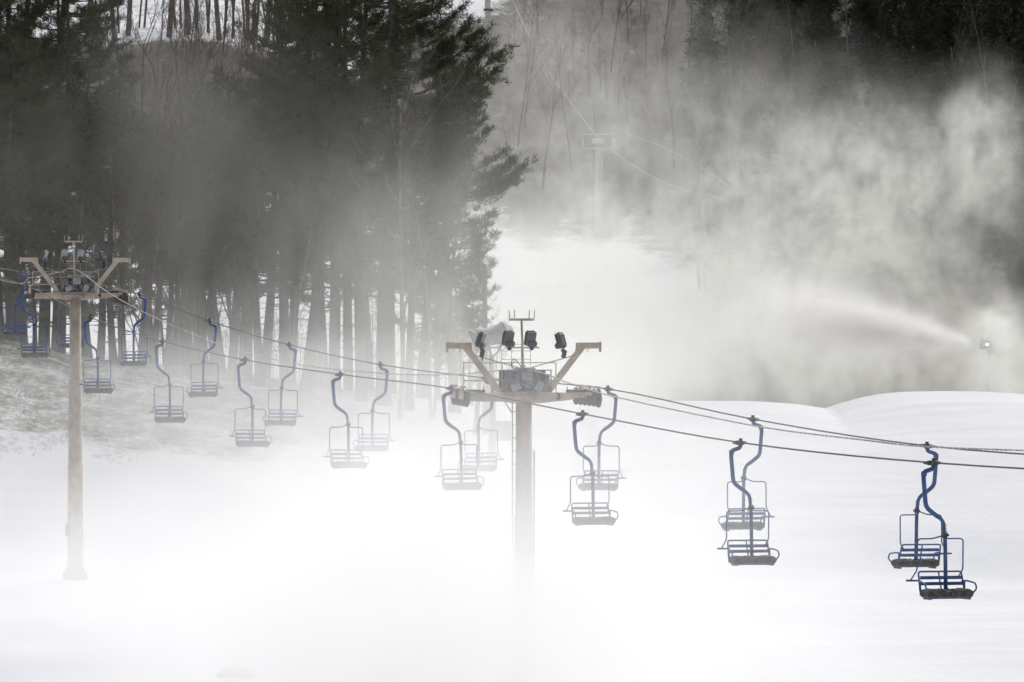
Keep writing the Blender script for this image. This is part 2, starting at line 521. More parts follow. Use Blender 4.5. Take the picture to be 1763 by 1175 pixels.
front = []
FZ = [-2.695, -2.50, -1.976, -1.40, -1.07, -.65, -.01, .93, 2.30]
BZ = [-2.586, -2.12, -1.42, -1.184, -.813, -.14, .792, 1.965, 2.7, 3.25]
ORD = ['nearest', 'second', 'third', 'fourth', 'fifth', 'sixth', 'seventh', 'eighth', 'ninth', 'tenth']
FLAB = ['nearest and bluest chair, facing the viewer, at the far right of the nearer rope',
        'second chair from the right on the nearer rope, facing the viewer over open snow',
        'chair on the nearer rope just right of the ladder tower, seat fading into white mist',
        'chair on the nearer rope hanging under the left sheaves of the tower marked 3',
        'first chair left of the tower marked 3 on the nearer rope',
        'second chair left of the tower marked 3 on the nearer rope',
        'third chair left of the tower marked 3 on the nearer rope',
        'chair on the nearer rope just right of the pole of the tower marked 4',
        'chair on the nearer rope just left of the pole of the tower marked 4']
BLAB = ['first chair from the right on the farther rope, back to the viewer',
        'second chair from the right on the farther rope, back to the viewer over open snow',
        'chair on the farther rope just right of the sheaves of the tower marked 3',
        'chair on the farther rope seen through the left arm of the tower marked 3',
        'pale chair on the farther rope, first one left of the tower marked 3',
        'chair on the farther rope, second one left of the tower marked 3',
        'chair on the farther rope, third one left of the tower marked 3',
        'chair on the farther rope, first one right of the tower marked 4',
        'chair on the farther rope partly hidden by the pole of the tower marked 4',
        'small chair at the left picture edge on the farther rope']
chair0 = make_chair()
RZ = math.atan2(LR.y, LR.x)
rnd = random.Random(11)
frope, brope = [], []
first = True
for i in range(9):
    stem = Vector((9.60 - 3.71 * i, 126 + 14.1 * i, 0))
    g = stem - LR * .27; g.z = FZ[i]
    frope.append(g)
    o = chair0 if first else copy_tree(chair0); first = False
    o.location = g - Vector((0, 0, .0)); o.rotation_euler = (rnd.uniform(-.03, .03), rnd.uniform(-.016, .016), RZ + rnd.uniform(-.06, .06))
    tag(o, FLAB[i], 'lift chair', 'double chairs hanging from the nearer rope')
for i in range(10):
    stem = Vector((9.98 - 3.70 * i, 140.3 + 14.1 * i, 0))
    g = stem + LR * .27; g.z = BZ[i]
    brope.append(g)
    o = copy_tree(chair0)
    o.location = g; o.rotation_euler = (rnd.uniform(-.03, .03), rnd.uniform(-.016, .016), RZ + math.pi + rnd.uniform(-.06, .06))
    tag(o, BLAB[i], 'lift chair', 'double chairs hanging from the farther rope')

# ropes
def ext(first, step, zs):
    return [Vector((first.x + step[0] * (k + 1), first.y + step[1] * (k + 1), z)) for k, z in enumerate(zs)]


fp = list(reversed(ext(frope[0], (3.71, -14.1), [-2.62, -2.3, -1.8, -1.1, -.2, .9]))) + frope + ext(frope[-1], (-3.71, 14.1), [3.1, 3.8, 4.6, 5.6, 6.8])
bp_ = list(reversed(ext(brope[0], (3.7, -14.1), [-2.66, -2.6, -2.3, -1.8, -1.1, -.2, .9]))) + brope + ext(brope[-1], (-3.7, 14.1), [3.9, 4.7, 5.6, 6.8])
m = MB(); m.tube(smooth_path(fp, 5), .021, 8); o = m.build('haul_rope', MAT['rope'])
tag(o, 'nearer steel haul rope carrying the chairs that face the viewer', 'haul rope')
m = MB(); m.tube(smooth_path(bp_, 5), .021, 8); o = m.build('haul_rope', MAT['rope'])
tag(o, 'farther steel haul rope carrying the chairs seen from behind', 'haul rope')

# ------------------------------------------------------------------ towers
T1 = Vector((0.353, 168.7, -1.645)); T2 = Vector((-18.5, 241.0, 1.93))


def make_tower(name, beam, number, ladder, label, seed):
    base_z = gz(beam.x, beam.y)
    root = empty(name, (beam.x, beam.y, base_z), RZ)
    H = beam.z - base_z      # height of the beam centre over the base
    tag(root, label, 'lift tower', 'lift towers under the chairs')

    def q(s, f, u):           # local, u relative to the beam
        return Vector((s, -f, u + H))
    # pole : telescoped steel sections
    m = MB()
    secs = [(-.14, .235), (-3.6, .26), (-3.62, .285), (-7.2, .30), (-7.22, .32), (-H - .15, .335)]
    m.tube([q(0, 0, u) for u, _ in secs], [r for _, r in secs], 28)
    for u, r in ((-3.61, .30), (-7.21, .335)):
        m.cyl(q(0, 0, u), (0, 0, 1), r, .05, 28)
    pole = m.build('pole', MAT['tan'], root, smooth=True)
    m = MB(); m.cyl(q(0, 0, -H + .40), (0, 0, 1), .38, .05, 24); m.box(q(0, 0, -H + .0), (.92, .92, .76), bev=.08)
    for a in range(8):
        m.cyl(q(.35 * math.cos(a * .785), .35 * math.sin(a * .785), -H + .45), (0, 0, 1), .025, .09, 6)
    m.build('footing', MAT['conc'], root)
    m = MB(); m.box(q(-.36, .1, -H + 2.1), (.16, .2, .6), bev=.02); m.build('switch_box', MAT['steel'], root)
    # cross beam, tapering to both ends
    m = MB()
    m.prism([q(-1.78, 0, .10), q(-1.78, 0, -.14), q(-.60, 0, -.15), q(-.36, 0, -.20), q(.44, 0, -.20), q(.95, 0, -.15), q(1.25, 0, -.12), q(1.83, 0, -.02), q(1.83, 0, .10), q(.4, 0, .13), q(-.4, 0, .13)], (0, 1, 0), .26)
    beam_o = m.build('cross_beam', MAT['tan'], root)
    m = MB(); m.box(q(.32, .20, -.05), (.10, .10, .10), bev=.01); m.box(q(-.1, .16, .03), (1.05, .05, .03)); m.build('bracket', MAT['steel'], beam_o)
    # number painted on the beam
    cu = bpy.data.curves.new('tower_number', 'FONT'); cu.body = number; cu.size = .26; cu.extrude = .002; cu.offset = .012
    cu.align_x = 'CENTER'; cu.align_y = 'CENTER'; cu.materials.append(MAT['dark'])
    tf = bpy.data.objects.new('number_text', cu); COL.objects.link(tf)
    me = bpy.data.meshes.new_from_object(tf); bpy.data.objects.remove(tf)
    t = bpy.data.objects.new('number', me); COL.objects.link(t); t.parent = beam_o
    t.location = q(1.02, .137, -.005); t.rotation_euler = (math.pi / 2, 0, 0)
    # V arms with horizontal caps
    for sx in (-1, 1):
        m = MB()
        pts = [(.62, .13), (.84, .13), (1.86, 1.42), (2.36, 1.42), (2.36, 1.60), (1.62, 1.60), (1.60, 1.36)]
        m.prism([q(sx * a, 0, b) for a, b in pts], (0, 1, 0), .16)
        m.box(q(sx * 2.35, 0, 1.47), (.03, .18, .30))
        m.build('lifting_arm', MAT['tan'], root)
        m = MB(); m.tube(round_path([q(sx * 1.93, .0, 1.43), q(sx * 1.93, 0, 1.33), q(sx * 1.99, 0, 1.33), q(sx * 1.99, 0, 1.43)], .02), .008, 6)
        m.tube([q(sx * 1.52, .09, 1.22), q(sx * .2, .12, .86)], .016, 6)
        m.build('guy_wire', MAT['steel'], root)
    # work platform cage : panels, posts and clutter
    rr = random.Random(seed)
    m = MB()
    m.box(q(.03, -.32, .42), (1.42, .04, .70))
    m.box(q(.03, .0, .145), (1.46, .72, .03))
    for s in (-.66, -.2, .28, .74):
        m.tube([q(s, .34, .14), q(s, .34, .78)], .018, 6)
        m.tube([q(s, -.36, .14), q(s, -.36, .78)], .018, 6)
    m.build('platform', MAT['panel'], root)
    for k in range(9):
        s = -.62 + k * .155
        m = MB(); m.box(q(s + .03, .30 - rr.uniform(0, .1), .44 + rr.uniform(-.04, .06)), (.125, .03, rr.uniform(.44, .60)), Euler((0, rr.uniform(-.06, .06), 0)))
        m.build('platform_panel', MAT[['panel', 'panelblue', 'panel', 'dark'][rr.randrange(4)]], root)
    m = MB()
    for k in range(10):
        a = Vector(q(rr.uniform(-.6, .7), .33, rr.uniform(.15, .75))); b = a + Vector((rr.uniform(-.35, .35), 0, rr.uniform(-.3, .3)))
        m.tube([a, b], .017, 5)
    m.tube([q(-.66, .35, .78), q(.76, .35, .78)], .02, 6)
    m.build('platform_frame', MAT['steel'], root)
    m = MB()
    m.box(q(-.02, .15, .80), (.62, .3, .12), bev=.03); m.box(q(.0, .36, .62), (.34, .05, .30), bev=.02); m.box(q(.38, .36, .3), (.22, .05, .3), Euler((0, .5, 0)))
    m.box(q(-.35, .36, .28), (.3, .05, .2), Euler((0, -.4, 0)))
    m.build('control_box', MAT['steel'], root)
    # rails
    m = MB()
    for u in (1.0, .47):
        m.tube([q(-1.78, -.25, u), q(1.05, -.25, u)], .016 if u > .8 else .022, 6)
    for s in (-1.78, -.6, 1.05):
        m.tube([q(s, -.25, .0), q(s, -.25, 1.0)], .016, 6)
    m.tube([q(-1.78, -.25, 1.0), q(-1.78, .0, 1.0)], .014, 6)
    m.build('railing', MAT['tan'], root)
    # back ladder cage above platform
    m = MB()
    for s in (-.62, -.3, .0, .28):
        m.tube([q(s, -.3, .8), q(s, -.3, 1.55)], .008, 5)
    for u in (1.1, 1.35, 1.55):
        m.tube([q(-.62, -.3, u), q(.28, -.3, u)], .008, 5)
    m.build('cage', MAT['steel'], root)
    # mast with fork and lamp bar
    m = MB()
    m.tube([q(-.05, .1, .82), q(-.10, .1, 2.30)], .035, 8)
    m.box(q(-.10, .1, 2.28), (.74, .09, .07))
    for s in (-.47, -.31, .13, .29):
        m.tube([q(s, .1, 2.30), q(s - .01 * (1 if s < 0 else -1), .1, 2.56)], .016, 6)
    m.box(q(-.08, .1, 1.45), (1.04, .06, .05))
    m.cyl(q(-.05, .1, .90), (0, 0, 1), .08, .06, 12)
    m.build('mast', MAT['tan'], root)
    m = MB()
    for k, (ex, ez) in enumerate(((-.33, 1.05), (-.30, .98))):
        m.tube(round_path([q(-.12, .12, .86), q(-.2, .14, 1.0), q(ex, .14, ez + .1), q(ex - .12, .14, ez - .05), q(ex - .05, .12, .84)], .08), .010, 5)
    m.build('wire_coil', MAT['dark'], root)
    # floodlights
    def flood(s, u, yaw, tilt, arm, k=1.2):
        f = MB()
        E = Euler((tilt, 0, yaw))
        Mx = E.to_matrix()
        c = q(s, .1, u)
        f.box(c + Mx @ Vector((0, .05, .0)), (.30 * k, .15, .38 * k), Mx, bev=.06)
        f.box(c + Mx @ Vector((.05, -.02, -.15)), (.30, .20, .17), Mx, bev=.03)
        lo = f.build('floodlight', MAT['lamp'], root)
        g_ = MB(); g_.box(c + Mx @ Vector((0, -.03, .0)), (.27 * k, .025, .34 * k), Mx); g_.build('lamp_glass', MAT['darkglass' if number == '3' else 'lampglass'], lo)
        g_ = MB()
        g_.tube([c + Mx @ Vector((-.05, .12, -.16)), c + Vector((arm[0] * .5, 0, -.30)), c + Vector((arm[0], 0, arm[1]))], .022, 6)
        g_.cyl(c + Vector((arm[0] * .6, 0, -.30)), (0, 1, 0), .055, .10, 10)
        if abs(arm[1]) > .45:
            g_.box(c + Vector((arm[0] * .8, 0, -.40)), (.12, .12, .24), Euler((0, .25 * (1 if arm[0] > 0 else -1), 0)), bev=.02)
        g_.build('bracket', MAT['dark'], lo)
    sc_ = 1.0
    flood(-.50, 1.72, .35, .25, (.04, -.26))
    flood(.18, 1.72, .35, .25, (.05, -.26))
    flood(-1.32, 1.68, 1.0, .35, (.02, -.62))
    flood(1.08, 1.66, -2.4, .30, (.16, -.50))
    # sheave assemblies: rope rides on top of the wheels
    for side, n, zr, fo in ((-1, 4, None, 0), (1, 6, None, 0)):
        s0 = side * 1.945
        sm = MB(); wh = empty('sheave_train', (0, 0, 0)); wh.parent = root
        pitch = .50
        for k in range(n):
            f = (k - (n - 1) / 2) * pitch
            ropes = frope if side < 0 else brope
            # rope height at this place
            wp = root.matrix_world
            wx = beam + LR * s0 + LD * f
            zz = np.interp(wx.y, [p.y for p in ropes], [p.z for p in ropes])
            cz = zz - beam.z - .021 - .235
            w = MB()
            w.cyl(q(s0, f, cz), (1, 0, 0), .235, .09, 24)
            w.cyl(q(s0, f, cz), (1, 0, 0), .26, .05, 24); w.cyl(q(s0, f, cz), (1, 0, 0), .25, .07, 24)
            w.cyl(q(s0, f, cz), (1, 0, 0), .07, .14, 12)
            w.build('sheave', MAT['rubber'], wh)
            if k % 2 == 0:
                fr = MB()
                fr.prism([q(s0 + side * .085, f - .10, cz - .05), q(s0 + side * .085, f - .10, cz + .10), q(s0 + side * .085, f + .1, cz + .27), q(s0 + side * .085, f + .36, cz + .27), q(s0 + side * .085, f + .52, cz + .10), q(s0 + side * .085, f + .52, cz - .05)], (1, 0, 0), .02)
                fr.box(q(s0 + side * .04, f + .2, cz + .31), (.14, .30, .07), bev=.015)
                fr.build('rocker', MAT['tan'], wh)
        fr = MB()
        L = (n - 1) * pitch / 2 + .1
        fr.box(q(s0 - side * .12, .1, .08), (.05, 1.2 * L, .10)); fr.box(q(s0 - side * .16, .18, .02), (.14, .22, .14), bev=.02)
        fr.build('sheave_beam', MAT['tan'], wh)
        fr = MB(); fr.tube([q(s0 - side * .7, .2, .16), q(s0 - side * .12, .2, .17)], [.05, .05], 8); fr.tube([q(s0 - side * .66, .2, .16), q(s0 - side * .66, .2, .30)], .012, 5)
        fr.build('catcher', MAT['dark'], wh)
    if ladder:
        m = MB()
        for s in (-.385, -.265):
            m.tube([q(s, .12, -.16), q(s, .12, -H + .4)], .02, 6)
        u = -.45
        while u > -H + .4:
            m.tube([q(-.385, .12, u), q(-.265, .12, u)], .014, 5); u -= .39
        m.tube([q(-.62, .1, -.14), q(-.385, .12, -.5)], .02, 6)
        m.build('ladder', MAT['steel'], root)
        m = MB(); m.box(q(.30, .05, -4.7), (.04, .06, 6.2)); m.build('conduit', MAT['steel'], root)
    return root


bpy.context.view_layer.update()
make_tower('lift_tower', T1, '3', True, 'tan steel lift tower with painted 3, ladder and V arms, its foot lost in mist', 5)
make_tower('lift_tower', T2, '4', False, 'tan steel lift tower with painted 4 standing in front of the dark pines at left', 9)

# communication line strung between masts
def line_on(P0, P1, ptsy):
    out = []
    for px, py in ptsy:
        k = (px - CX) / F
        # solve P0+(P1-P0)t with x = k*y
        dx, dy = P1.x - P0.x, P1.y - P0.y
        t = (k * P0.y - P0.x) / (dx - k * dy)
        x, y = P0.x + dx * t, P0.y + dy * t
        out.append(Vector((x, y, -(py - CY) / F * y)))
    return out


c = line_on(T2, T1, [(0, 482), (53, 478), (102, 469), (130, 464)])
c2 = line_on(T2, T1, [(130, 464), (185, 503), (240, 534), (300, 562), (380, 594), (449, 614), (541, 632), (656, 643), (720, 645.5), (790, 645), (905, 637)])
c3 = line_on(T1, T1 + LD * 10, [(905, 637), (980, 660), (1057, 683), (1220, 718), (1340, 740), (1480, 757), (1590, 769), (1763, 776)])
c3 += [c3[-1] + LD * k + Vector((0, 0, .0008 * k * k)) for k in (6, 13, 20, 30, 40)]
tension = [c[0] + Vector((-12, 45, 3.0))] + c + c2[1:] + c3[1:]
m = MB(); pts = smooth_path(tension, 8)
m.tube(pts, .018, 6)
# wrapped helix lashing so that it reads as twisted
hx = []
L = 0.0
for i in range(len(pts) - 1):
    d = pts[i + 1] - pts[i]
    if pts[i].y > 172 or pts[i].y < 128: continue
    n = max(2, int(d.length / .04))
    for j in range(n):
        w = L * 21
        hx.append(pts[i] + d * j / n + Vector((math.cos(w) * .7, math.cos(w) * .2, math.sin(w))) * .019); L += d.length / n
m.tube(hx, .010, 3)
o = m.build('communication_cable', MAT['comm'])
tag(o, 'pale twisted cable strung between the masts of the two lift towers', 'cable')

# yellow-white rope along the grassy bank
pts = []
for px, py in [(-60, 588), (0, 600), (30, 606), (80, 620), (120, 634), (180, 655), (225, 667), (262, 673)]:
    p = ground_hit(px, min(max(py, 0), 5000), 262)
    pts.append(p + Vector((0, 0, .10)))
m = MB(); m.tube(smooth_path(pts, 5), .055, 8)
o = m.build('slope_hose', MAT['ropeyel']); tag(o, 'pale yellow hose lying across the grassy bank behind the left tower', 'hose')

# half buried lump in the snow at the bottom left
g_ = ground_hit(408, 1168, 150)
m = MB()
rd = random.Random(6)
n1_, n2_ = 9, 18
vs = []
for i in range(n1_):
    for j in range(n2_):
        a, e = 2 * math.pi * j / n2_, math.pi / 2 * i / (n1_ - 1)
        rr_ = 1 + .12 * mnoise.noise(Vector((math.cos(a) * 1.5, math.sin(a) * 1.5, i * .3)))
        vs.append(Vector((math.cos(a) * math.cos(e) * .72 * rr_, math.sin(a) * math.cos(e) * .6 * rr_, math.sin(e) * .50 * rr_ - .1)))
m.add(vs, [(i * n2_ + j, i * n2_ + (j + 1) % n2_, (i + 1) * n2_ + (j + 1) % n2_, (i + 1) * n2_ + j) for i in range(n1_ - 1) for j in range(n2_)])
o = m.build('boulder', MAT['white'], smooth=True); o.location = g_
tag(o, 'snow plastered boulder half buried at the bottom of the picture', 'boulder')

# ------------------------------------------------------------------ poles, snow guns, distant towers
def utility_pole():
    g = ground_hit(838, 738, 255); g = Vector(((836 - CX) / F * 292, 292, 0)); g.z = gz(g.x, g.y)
    r = empty('utility_pole', g)
    top = -(455 - CY) / F * 292 - g.z
    m = MB(); m.tube([Vector((0, 0, -.2)), Vector((-.05, 0, top))], [.17, .11], 14); m.build('pole', MAT['wood'], r, smooth=True)
    m = MB(); m.box((.16, -.02, top - .35), (.22, .2, .4), bev=.03); m.build('transformer', MAT['steel'], r)
    tag(r, 'plain wooden pole at the right edge of the pine stand', 'utility pole')


utility_pole()


def snow_gun_near():
    Y = 276
    k = Y / F
    g = Vector(((850 - CX) * k, Y, 0)); g.z = gz(g.x, g.y)
    r = empty('snow_gun', g)
    def w(px, py, dy=0):
        return Vector(((px - 850) * k, dy, -(py - CY) * k - g.z))
    m = MB(); m.tube([w(846, 800), w(848, 720), w(846, 612)], [.20, .17, .14], 16)
    m.build('mast', MAT['steel'], r, smooth=True)
    m = MB(); m.tube([w(818, 750, .1), w(823, 690, .1), w(829, 612, .1)], [.12, .11, .10], 12); m.build('riser_pipe', MAT['steel'], r, smooth=True)
    m = MB()
    m.tube(round_path([w(846, 614), w(843, 602), w(838, 594)], .1), .055, 8)
    m.tube(round_path([w(849, 614), w(860, 604), w(862, 592)], .15), .055, 8)
    m.tube([w(838, 600), w(862, 598)], .04, 8)
    m.build('yoke', MAT['steel'], r)
    # barrel : open at lower left, cowled at the right
    m = MB()
    axis = [w(812, 590, -.5), w(824, 586, -.35), w(842, 580, -.05), w(858, 576, .15), w(868, 573, .25), w(880, 571, .4)]
    rad = [.62, .60, .42, .48, .52, .30]
    m.tube(axis, rad, 28)
    b = m.build('barrel', MAT['gun'], r, smooth=True)
    m = MB(); m.tube([w(811, 590.3, -.52), w(813, 589.7, -.47)], [.64, .64], 28); m.tube([w(866, 573.5, .23), w(870, 572.5, .28)], [.56, .56], 28)
    m.build('ring', MAT['white'], b)
    m = MB(); m.box(w(863, 742), (.95, .5, .98), bev=.05); cb = m.build('control_cabinet', MAT['steel'], r)
    m = MB(); m.box(w(863, 742, -.26), (.8, .02, .8)); m.build('cabinet_door', MAT['gun'], cb)
    tag(r, 'grey fan snow gun on a mast directly behind the floodlights of tower 3', 'snow gun')


snow_gun_near()


def snow_gun_far():
    Y = 352; k = Y / F
    g = Vector(((1702 - CX) * k, Y, 0)); g.z = gz(g.x, g.y)
    r = empty('snow_gun', g)
    def w(px, py, dy=0):
        return Vector(((px - 1702) * k, dy, -(py - CY) * k - g.z))
    m = MB(); m.tube([Vector((0, 0, -.3)), w(1702, 602)], [.10, .08], 12); m.build('mast', MAT['white'], r)
    m = MB(); m.tube([w(1688, 591), w(1696, 592), w(1706, 594), w(1711, 595)], [.40, .33, .36, .2], 20); m.build('barrel', MAT['white'], r, smooth=True)
    m = MB(); m.box(w(1706, 601), (.5, .5, .5), bev=.04); m.tube([w(1700, 582), w(1706, 575)], .05, 6); m.build('yoke', MAT['white'], r)
    em, nt, b = new_mat('lit_lamp'); b.inputs['Emission Color'].default_value = (1, .97, .9, 1); b.inputs['Emission Strength'].default_value = 4
    m = MB(); m.cyl(w(1698.5, 593.5, -.5), (0, 1, 0), .07, .05, 12); m.build('work_lamp', em, r)
    tag(r, 'distant snow gun with a tiny lit lamp at the start of the spray jet', 'snow gun')


snow_gun_far()


def far_towers():
    # plain pole high on the hill
    g = ground_hit(841, 95, 500)
    k = g.y / F
    r = empty('distant_lift_tower', g)
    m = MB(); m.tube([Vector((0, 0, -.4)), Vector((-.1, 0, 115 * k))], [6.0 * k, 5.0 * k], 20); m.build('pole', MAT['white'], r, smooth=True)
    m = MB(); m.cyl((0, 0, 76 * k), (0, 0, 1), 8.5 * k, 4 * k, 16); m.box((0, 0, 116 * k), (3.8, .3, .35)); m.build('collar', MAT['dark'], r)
    tag(r, 'bare grey lift tower high on the hill beside the snow patch', 'lift tower', 'distant lift towers on the hillside')
    topA = g + Vector((2.2, 0, 116 * k))
    # second one with a frame head
    Y = 545; k = Y / F
    b = Vector(((1031 - CX) * k, Y, 0)); b.z = gz(b.x, b.y)
    r = empty('distant_lift_tower', b)
    def w(px, py, dy=0):
        return Vector(((px - 1031) * k, dy, -(py - CY) * k - b.z))
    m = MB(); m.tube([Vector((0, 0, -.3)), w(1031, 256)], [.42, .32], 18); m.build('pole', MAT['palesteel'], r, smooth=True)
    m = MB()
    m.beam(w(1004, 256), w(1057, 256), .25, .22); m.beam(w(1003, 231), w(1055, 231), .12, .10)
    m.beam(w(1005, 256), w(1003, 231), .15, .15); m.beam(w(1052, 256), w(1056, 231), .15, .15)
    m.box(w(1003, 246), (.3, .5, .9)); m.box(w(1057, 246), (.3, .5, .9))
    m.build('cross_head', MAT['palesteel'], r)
    m = MB(); m.box(w(1030, 243, -.3), (1.15, .06, .52)); m.build('sign_board', MAT['white'], r)
    tag(r, 'misty grey lift tower with a frame head and small white board', 'lift tower', 'distant lift towers on the hillside')
    # its ropes
    def cable(pts, r_, lab):
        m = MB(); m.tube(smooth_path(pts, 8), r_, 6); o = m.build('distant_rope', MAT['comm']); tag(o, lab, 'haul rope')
    cable([P(862, -40, g.y), P(882, 0, 640), P(935, 108, 610), P(1004, 205, 565), P(1034, 240, 545), P(1060, 264, 535), P(1115, 300, 515), P(1170, 325, 500), P(1245, 342, 480)], .026,
          'pale rope falling from the hilltop across the misty tower head')
    cable([P(1056, 216, 545), P(1095, 236, 532), P(1135, 250, 520), P(1210, 290, 500), P(1290, 348, 480)], .016,
          'fainter second rope running right from the misty tower')


far_towers()

# ------------------------------------------------------------------ trees
def tufts_mesh(centers, dirs, size, n_bl, seed, wfac=.10, spread=.9):
    """needle tufts: each a spray of thin triangles (numpy)"""
    rs = np.random.RandomState(seed)
    C = np.repeat(np.array(centers), n_bl, 0); D = np.repeat(np.array(dirs), n_bl, 0)
    N = len(C)
    d = D + rs.normal(0, spread, (N, 3)); d /= np.linalg.norm(d, axis=1)[:, None] + 1e-9
    ln = size * rs.uniform(.6, 1.15, (N, 1))
    side = np.cross(d, rs.normal(0, 1, (N, 3))); side /= np.linalg.norm(side, axis=1)[:, None] + 1e-9
    w = ln * wfac
    c0 = C + rs.normal(0, size * .22, (N, 3))
    a = c0 - side * w; b = c0 + side * w; t = c0 + d * ln
    V = np.stack([a, b, t], 1).reshape(-1, 3)
    Fc = np.arange(N * 3).reshape(-1, 3)
    return V, Fc


def np_mesh(name, V, Fc, mat):
    me = bpy.data.meshes.new(name)
    me.vertices.add(len(V)); me.vertices.foreach_set('co', V.astype(np.float32).ravel())
    me.loops.add(len(Fc) * 3); me.loops.foreach_set('vertex_index', Fc.astype(np.int32).ravel())
    me.polygons.add(len(Fc)); me.polygons.foreach_set('loop_start', np.arange(0, len(Fc) * 3, 3, dtype=np.int32))
    me.update(calc_edges=True)
    me.materials.append(mat)
    return me


def make_pine(seed, H, crown0, R, rt, extra=(), lean=(0, 0), bl=9, name='pine_tree', tuft=.32, dens=1.3):
    rd = random.Random(seed)
    root = empty(name, (0, 0, 0))
    def tr(z):
        t = z / H
        return Vector((lean[0] * t * H * .5 + .25 * math.sin(t * 5 + seed), lean[1] * t * H * .5 + .2 * math.sin(t * 4 + seed * 2), z)) - Vector((.25 * math.sin(seed), .2 * math.sin(seed * 2), 0))
    m = MB()
    zs = [-.5, .15, .6, 1.5] + [3 + i * (H - 3.2) / 14 for i in range(15)]
    m.tube([tr(max(z, -.5)) for z in zs], [rt * (1.55 if z < 0 else 1.25 if z < .3 else 1.1 if z < 1 else max(.03, 1 - .93 * (z / H) ** 1.1)) for z in zs], 10)
    br = m; cs, ds = [], []

    def branch(p0, az, L, rise, r0, flat):
        # main limb: sags, then lifts at the tip
        n = 6
        pts = []
        for i in range(n + 1):
            t = i / n
            a = az + .15 * math.sin(3 * t + p0.z)
            pts.append(p0 + Vector((math.cos(a) * L * t, math.sin(a) * L * t, L * (rise * t + .16 * t * t - .10 * math.sin(t * math.pi))))
                       + Vector((rd.uniform(-.05, .05), rd.uniform(-.05, .05), rd.uniform(-.05, .05))) * L * .25)
        br.tube(pts, [r0 * (1 - .85 * i / n) for i in range(n + 1)], 4, False)
        k = max(3, int(L * 3.4 * flat * dens))
        for j in range(k):
            t = rd.uniform(.28, 1.0) ** .8
            i = min(n - 1, int(t * n)); f = t * n - i
            p = pts[i].lerp(pts[i + 1], f)
            sd = rd.choice((-1, 1)); a = az + sd * rd.uniform(.5, 1.25)
            sl = L * (rd.uniform(.12, .46) if flat > 1.5 else rd.uniform(.14, .34)) * (1.15 - t * .6)
            q = p + Vector((math.cos(a) * sl, math.sin(a) * sl, sl * (rd.uniform(-.35, .75) if flat > 1.5 else rd.uniform(-.02, .42))))
            br.tube([p, q], [r0 * .26, r0 * .09], 3, False)
            m_ = max(2, int(sl / .26))
            for s in range(m_):
                u = (s + .6) / m_
                c_ = p.lerp(q, u) + Vector((rd.uniform(-.1, .1), rd.uniform(-.1, .1), rd.uniform(0, .16)))
                cs.append(tuple(c_)); ds.append((math.cos(a) * .6, math.sin(a) * .6, 1.0))
        cs.append(tuple(pts[-1])); ds.append((math.cos(az), math.sin(az), .7))

    z = crown0
    while z < H - .3:
        t = (z - crown0) / (H - crown0)
        prof = math.sin(min(1, t * 1.9 + .32) * math.pi / 2) * (1 - t ** 1.6) ** .75 + .06
        for _ in range(rd.choice((2, 3, 3, 4))):
            L = R * prof * rd.uniform(.55, 1.15)
            branch(tr(z + rd.uniform(-.2, .2)), rd.uniform(0, 2 * math.pi), max(L, .5), rd.uniform(-.02, .22) + .5 * t ** 3, rt * .16 * (1 - .6 * t) + .015, 1)
        z += rd.uniform(.45, .85) * (1 if H < 25 else 1.1)
    for (z_, az, L, rise) in extra:
        branch(tr(z_), az, L, rise, rt * .15 + .02, 1.9)
    # dead stubs below the crown
    for _ in range(10):
        zz = rd.uniform(crown0 * .45, crown0); a = rd.uniform(0, 6.28); l = rd.uniform(.5, 2.0)
        p = tr(zz); br.tube([p, p + Vector((math.cos(a) * l, math.sin(a) * l, rd.uniform(-.2, .3) * l))], [.03, .008], 3, False)
    br.build('trunk', MAT['bark'], root, smooth=True)
    V, Fc = tufts_mesh(cs, ds, tuft, int(bl * 1.45), seed, .062)
    me = np_mesh('crown', V, Fc, MAT['needle'])
    o = bpy.data.objects.new('crown', me); COL.objects.link(o); o.parent = root
    return root


def make_bare(seed, H, rt, mat, spread=.42, depth=4, name='bare_tree', low=.3, dens=1.0):
    rd = random.Random(seed)
    root = empty(name, (0, 0, 0))
    tk, tw = MB(), MB()
    def grow(p, d, L, r, lv, mb):
        n = 5 if lv == 0 else 3
        pts = [p]
        for i in range(n):
            d = (d + Vector((rd.uniform(-1, 1), rd.uniform(-1, 1), rd.uniform(-.3, .6))) * (.06 if lv == 0 else .16)).normalized()
            pts.append(pts[-1] + d * L / n)
        rs = [r * (1 - (.72 if lv == 0 else .7) * i / n) for i in range(n + 1)]
        mb.tube(pts, rs, 9 if lv == 0 else (4 if lv == 1 else 3), False)
        if lv >= depth: return
        k = int(({0: 12, 1: 6, 2: 5, 3: 4}[lv]) * dens)
        for j in range(k):
            t = rd.uniform(low if lv == 0 else .2, 1.0)
            i = min(n - 1, int(t * n)); q = pts[i].lerp(pts[i + 1], t * n - i)
            a = rd.uniform(0, 6.28)
            side = Vector((math.cos(a), math.sin(a), 0))
            nd = (d * (1.0 - spread * .2) + side * spread * rd.uniform(.9, 1.9) + Vector((0, 0, .25))).normalized()
            grow(q, nd, L * rd.uniform(.28, .48) * (1.1 - .5 * t), max(.008, rs[i] * .42), lv + 1, tw)
    grow(Vector((0, 0, -.4)), Vector((rd.uniform(-.04, .04), rd.uniform(-.04, .04), 1)), H, rt, 0, tk)
    tk.build('trunk', mat, root, smooth=True); tw.build('crown', mat, root)
    return root


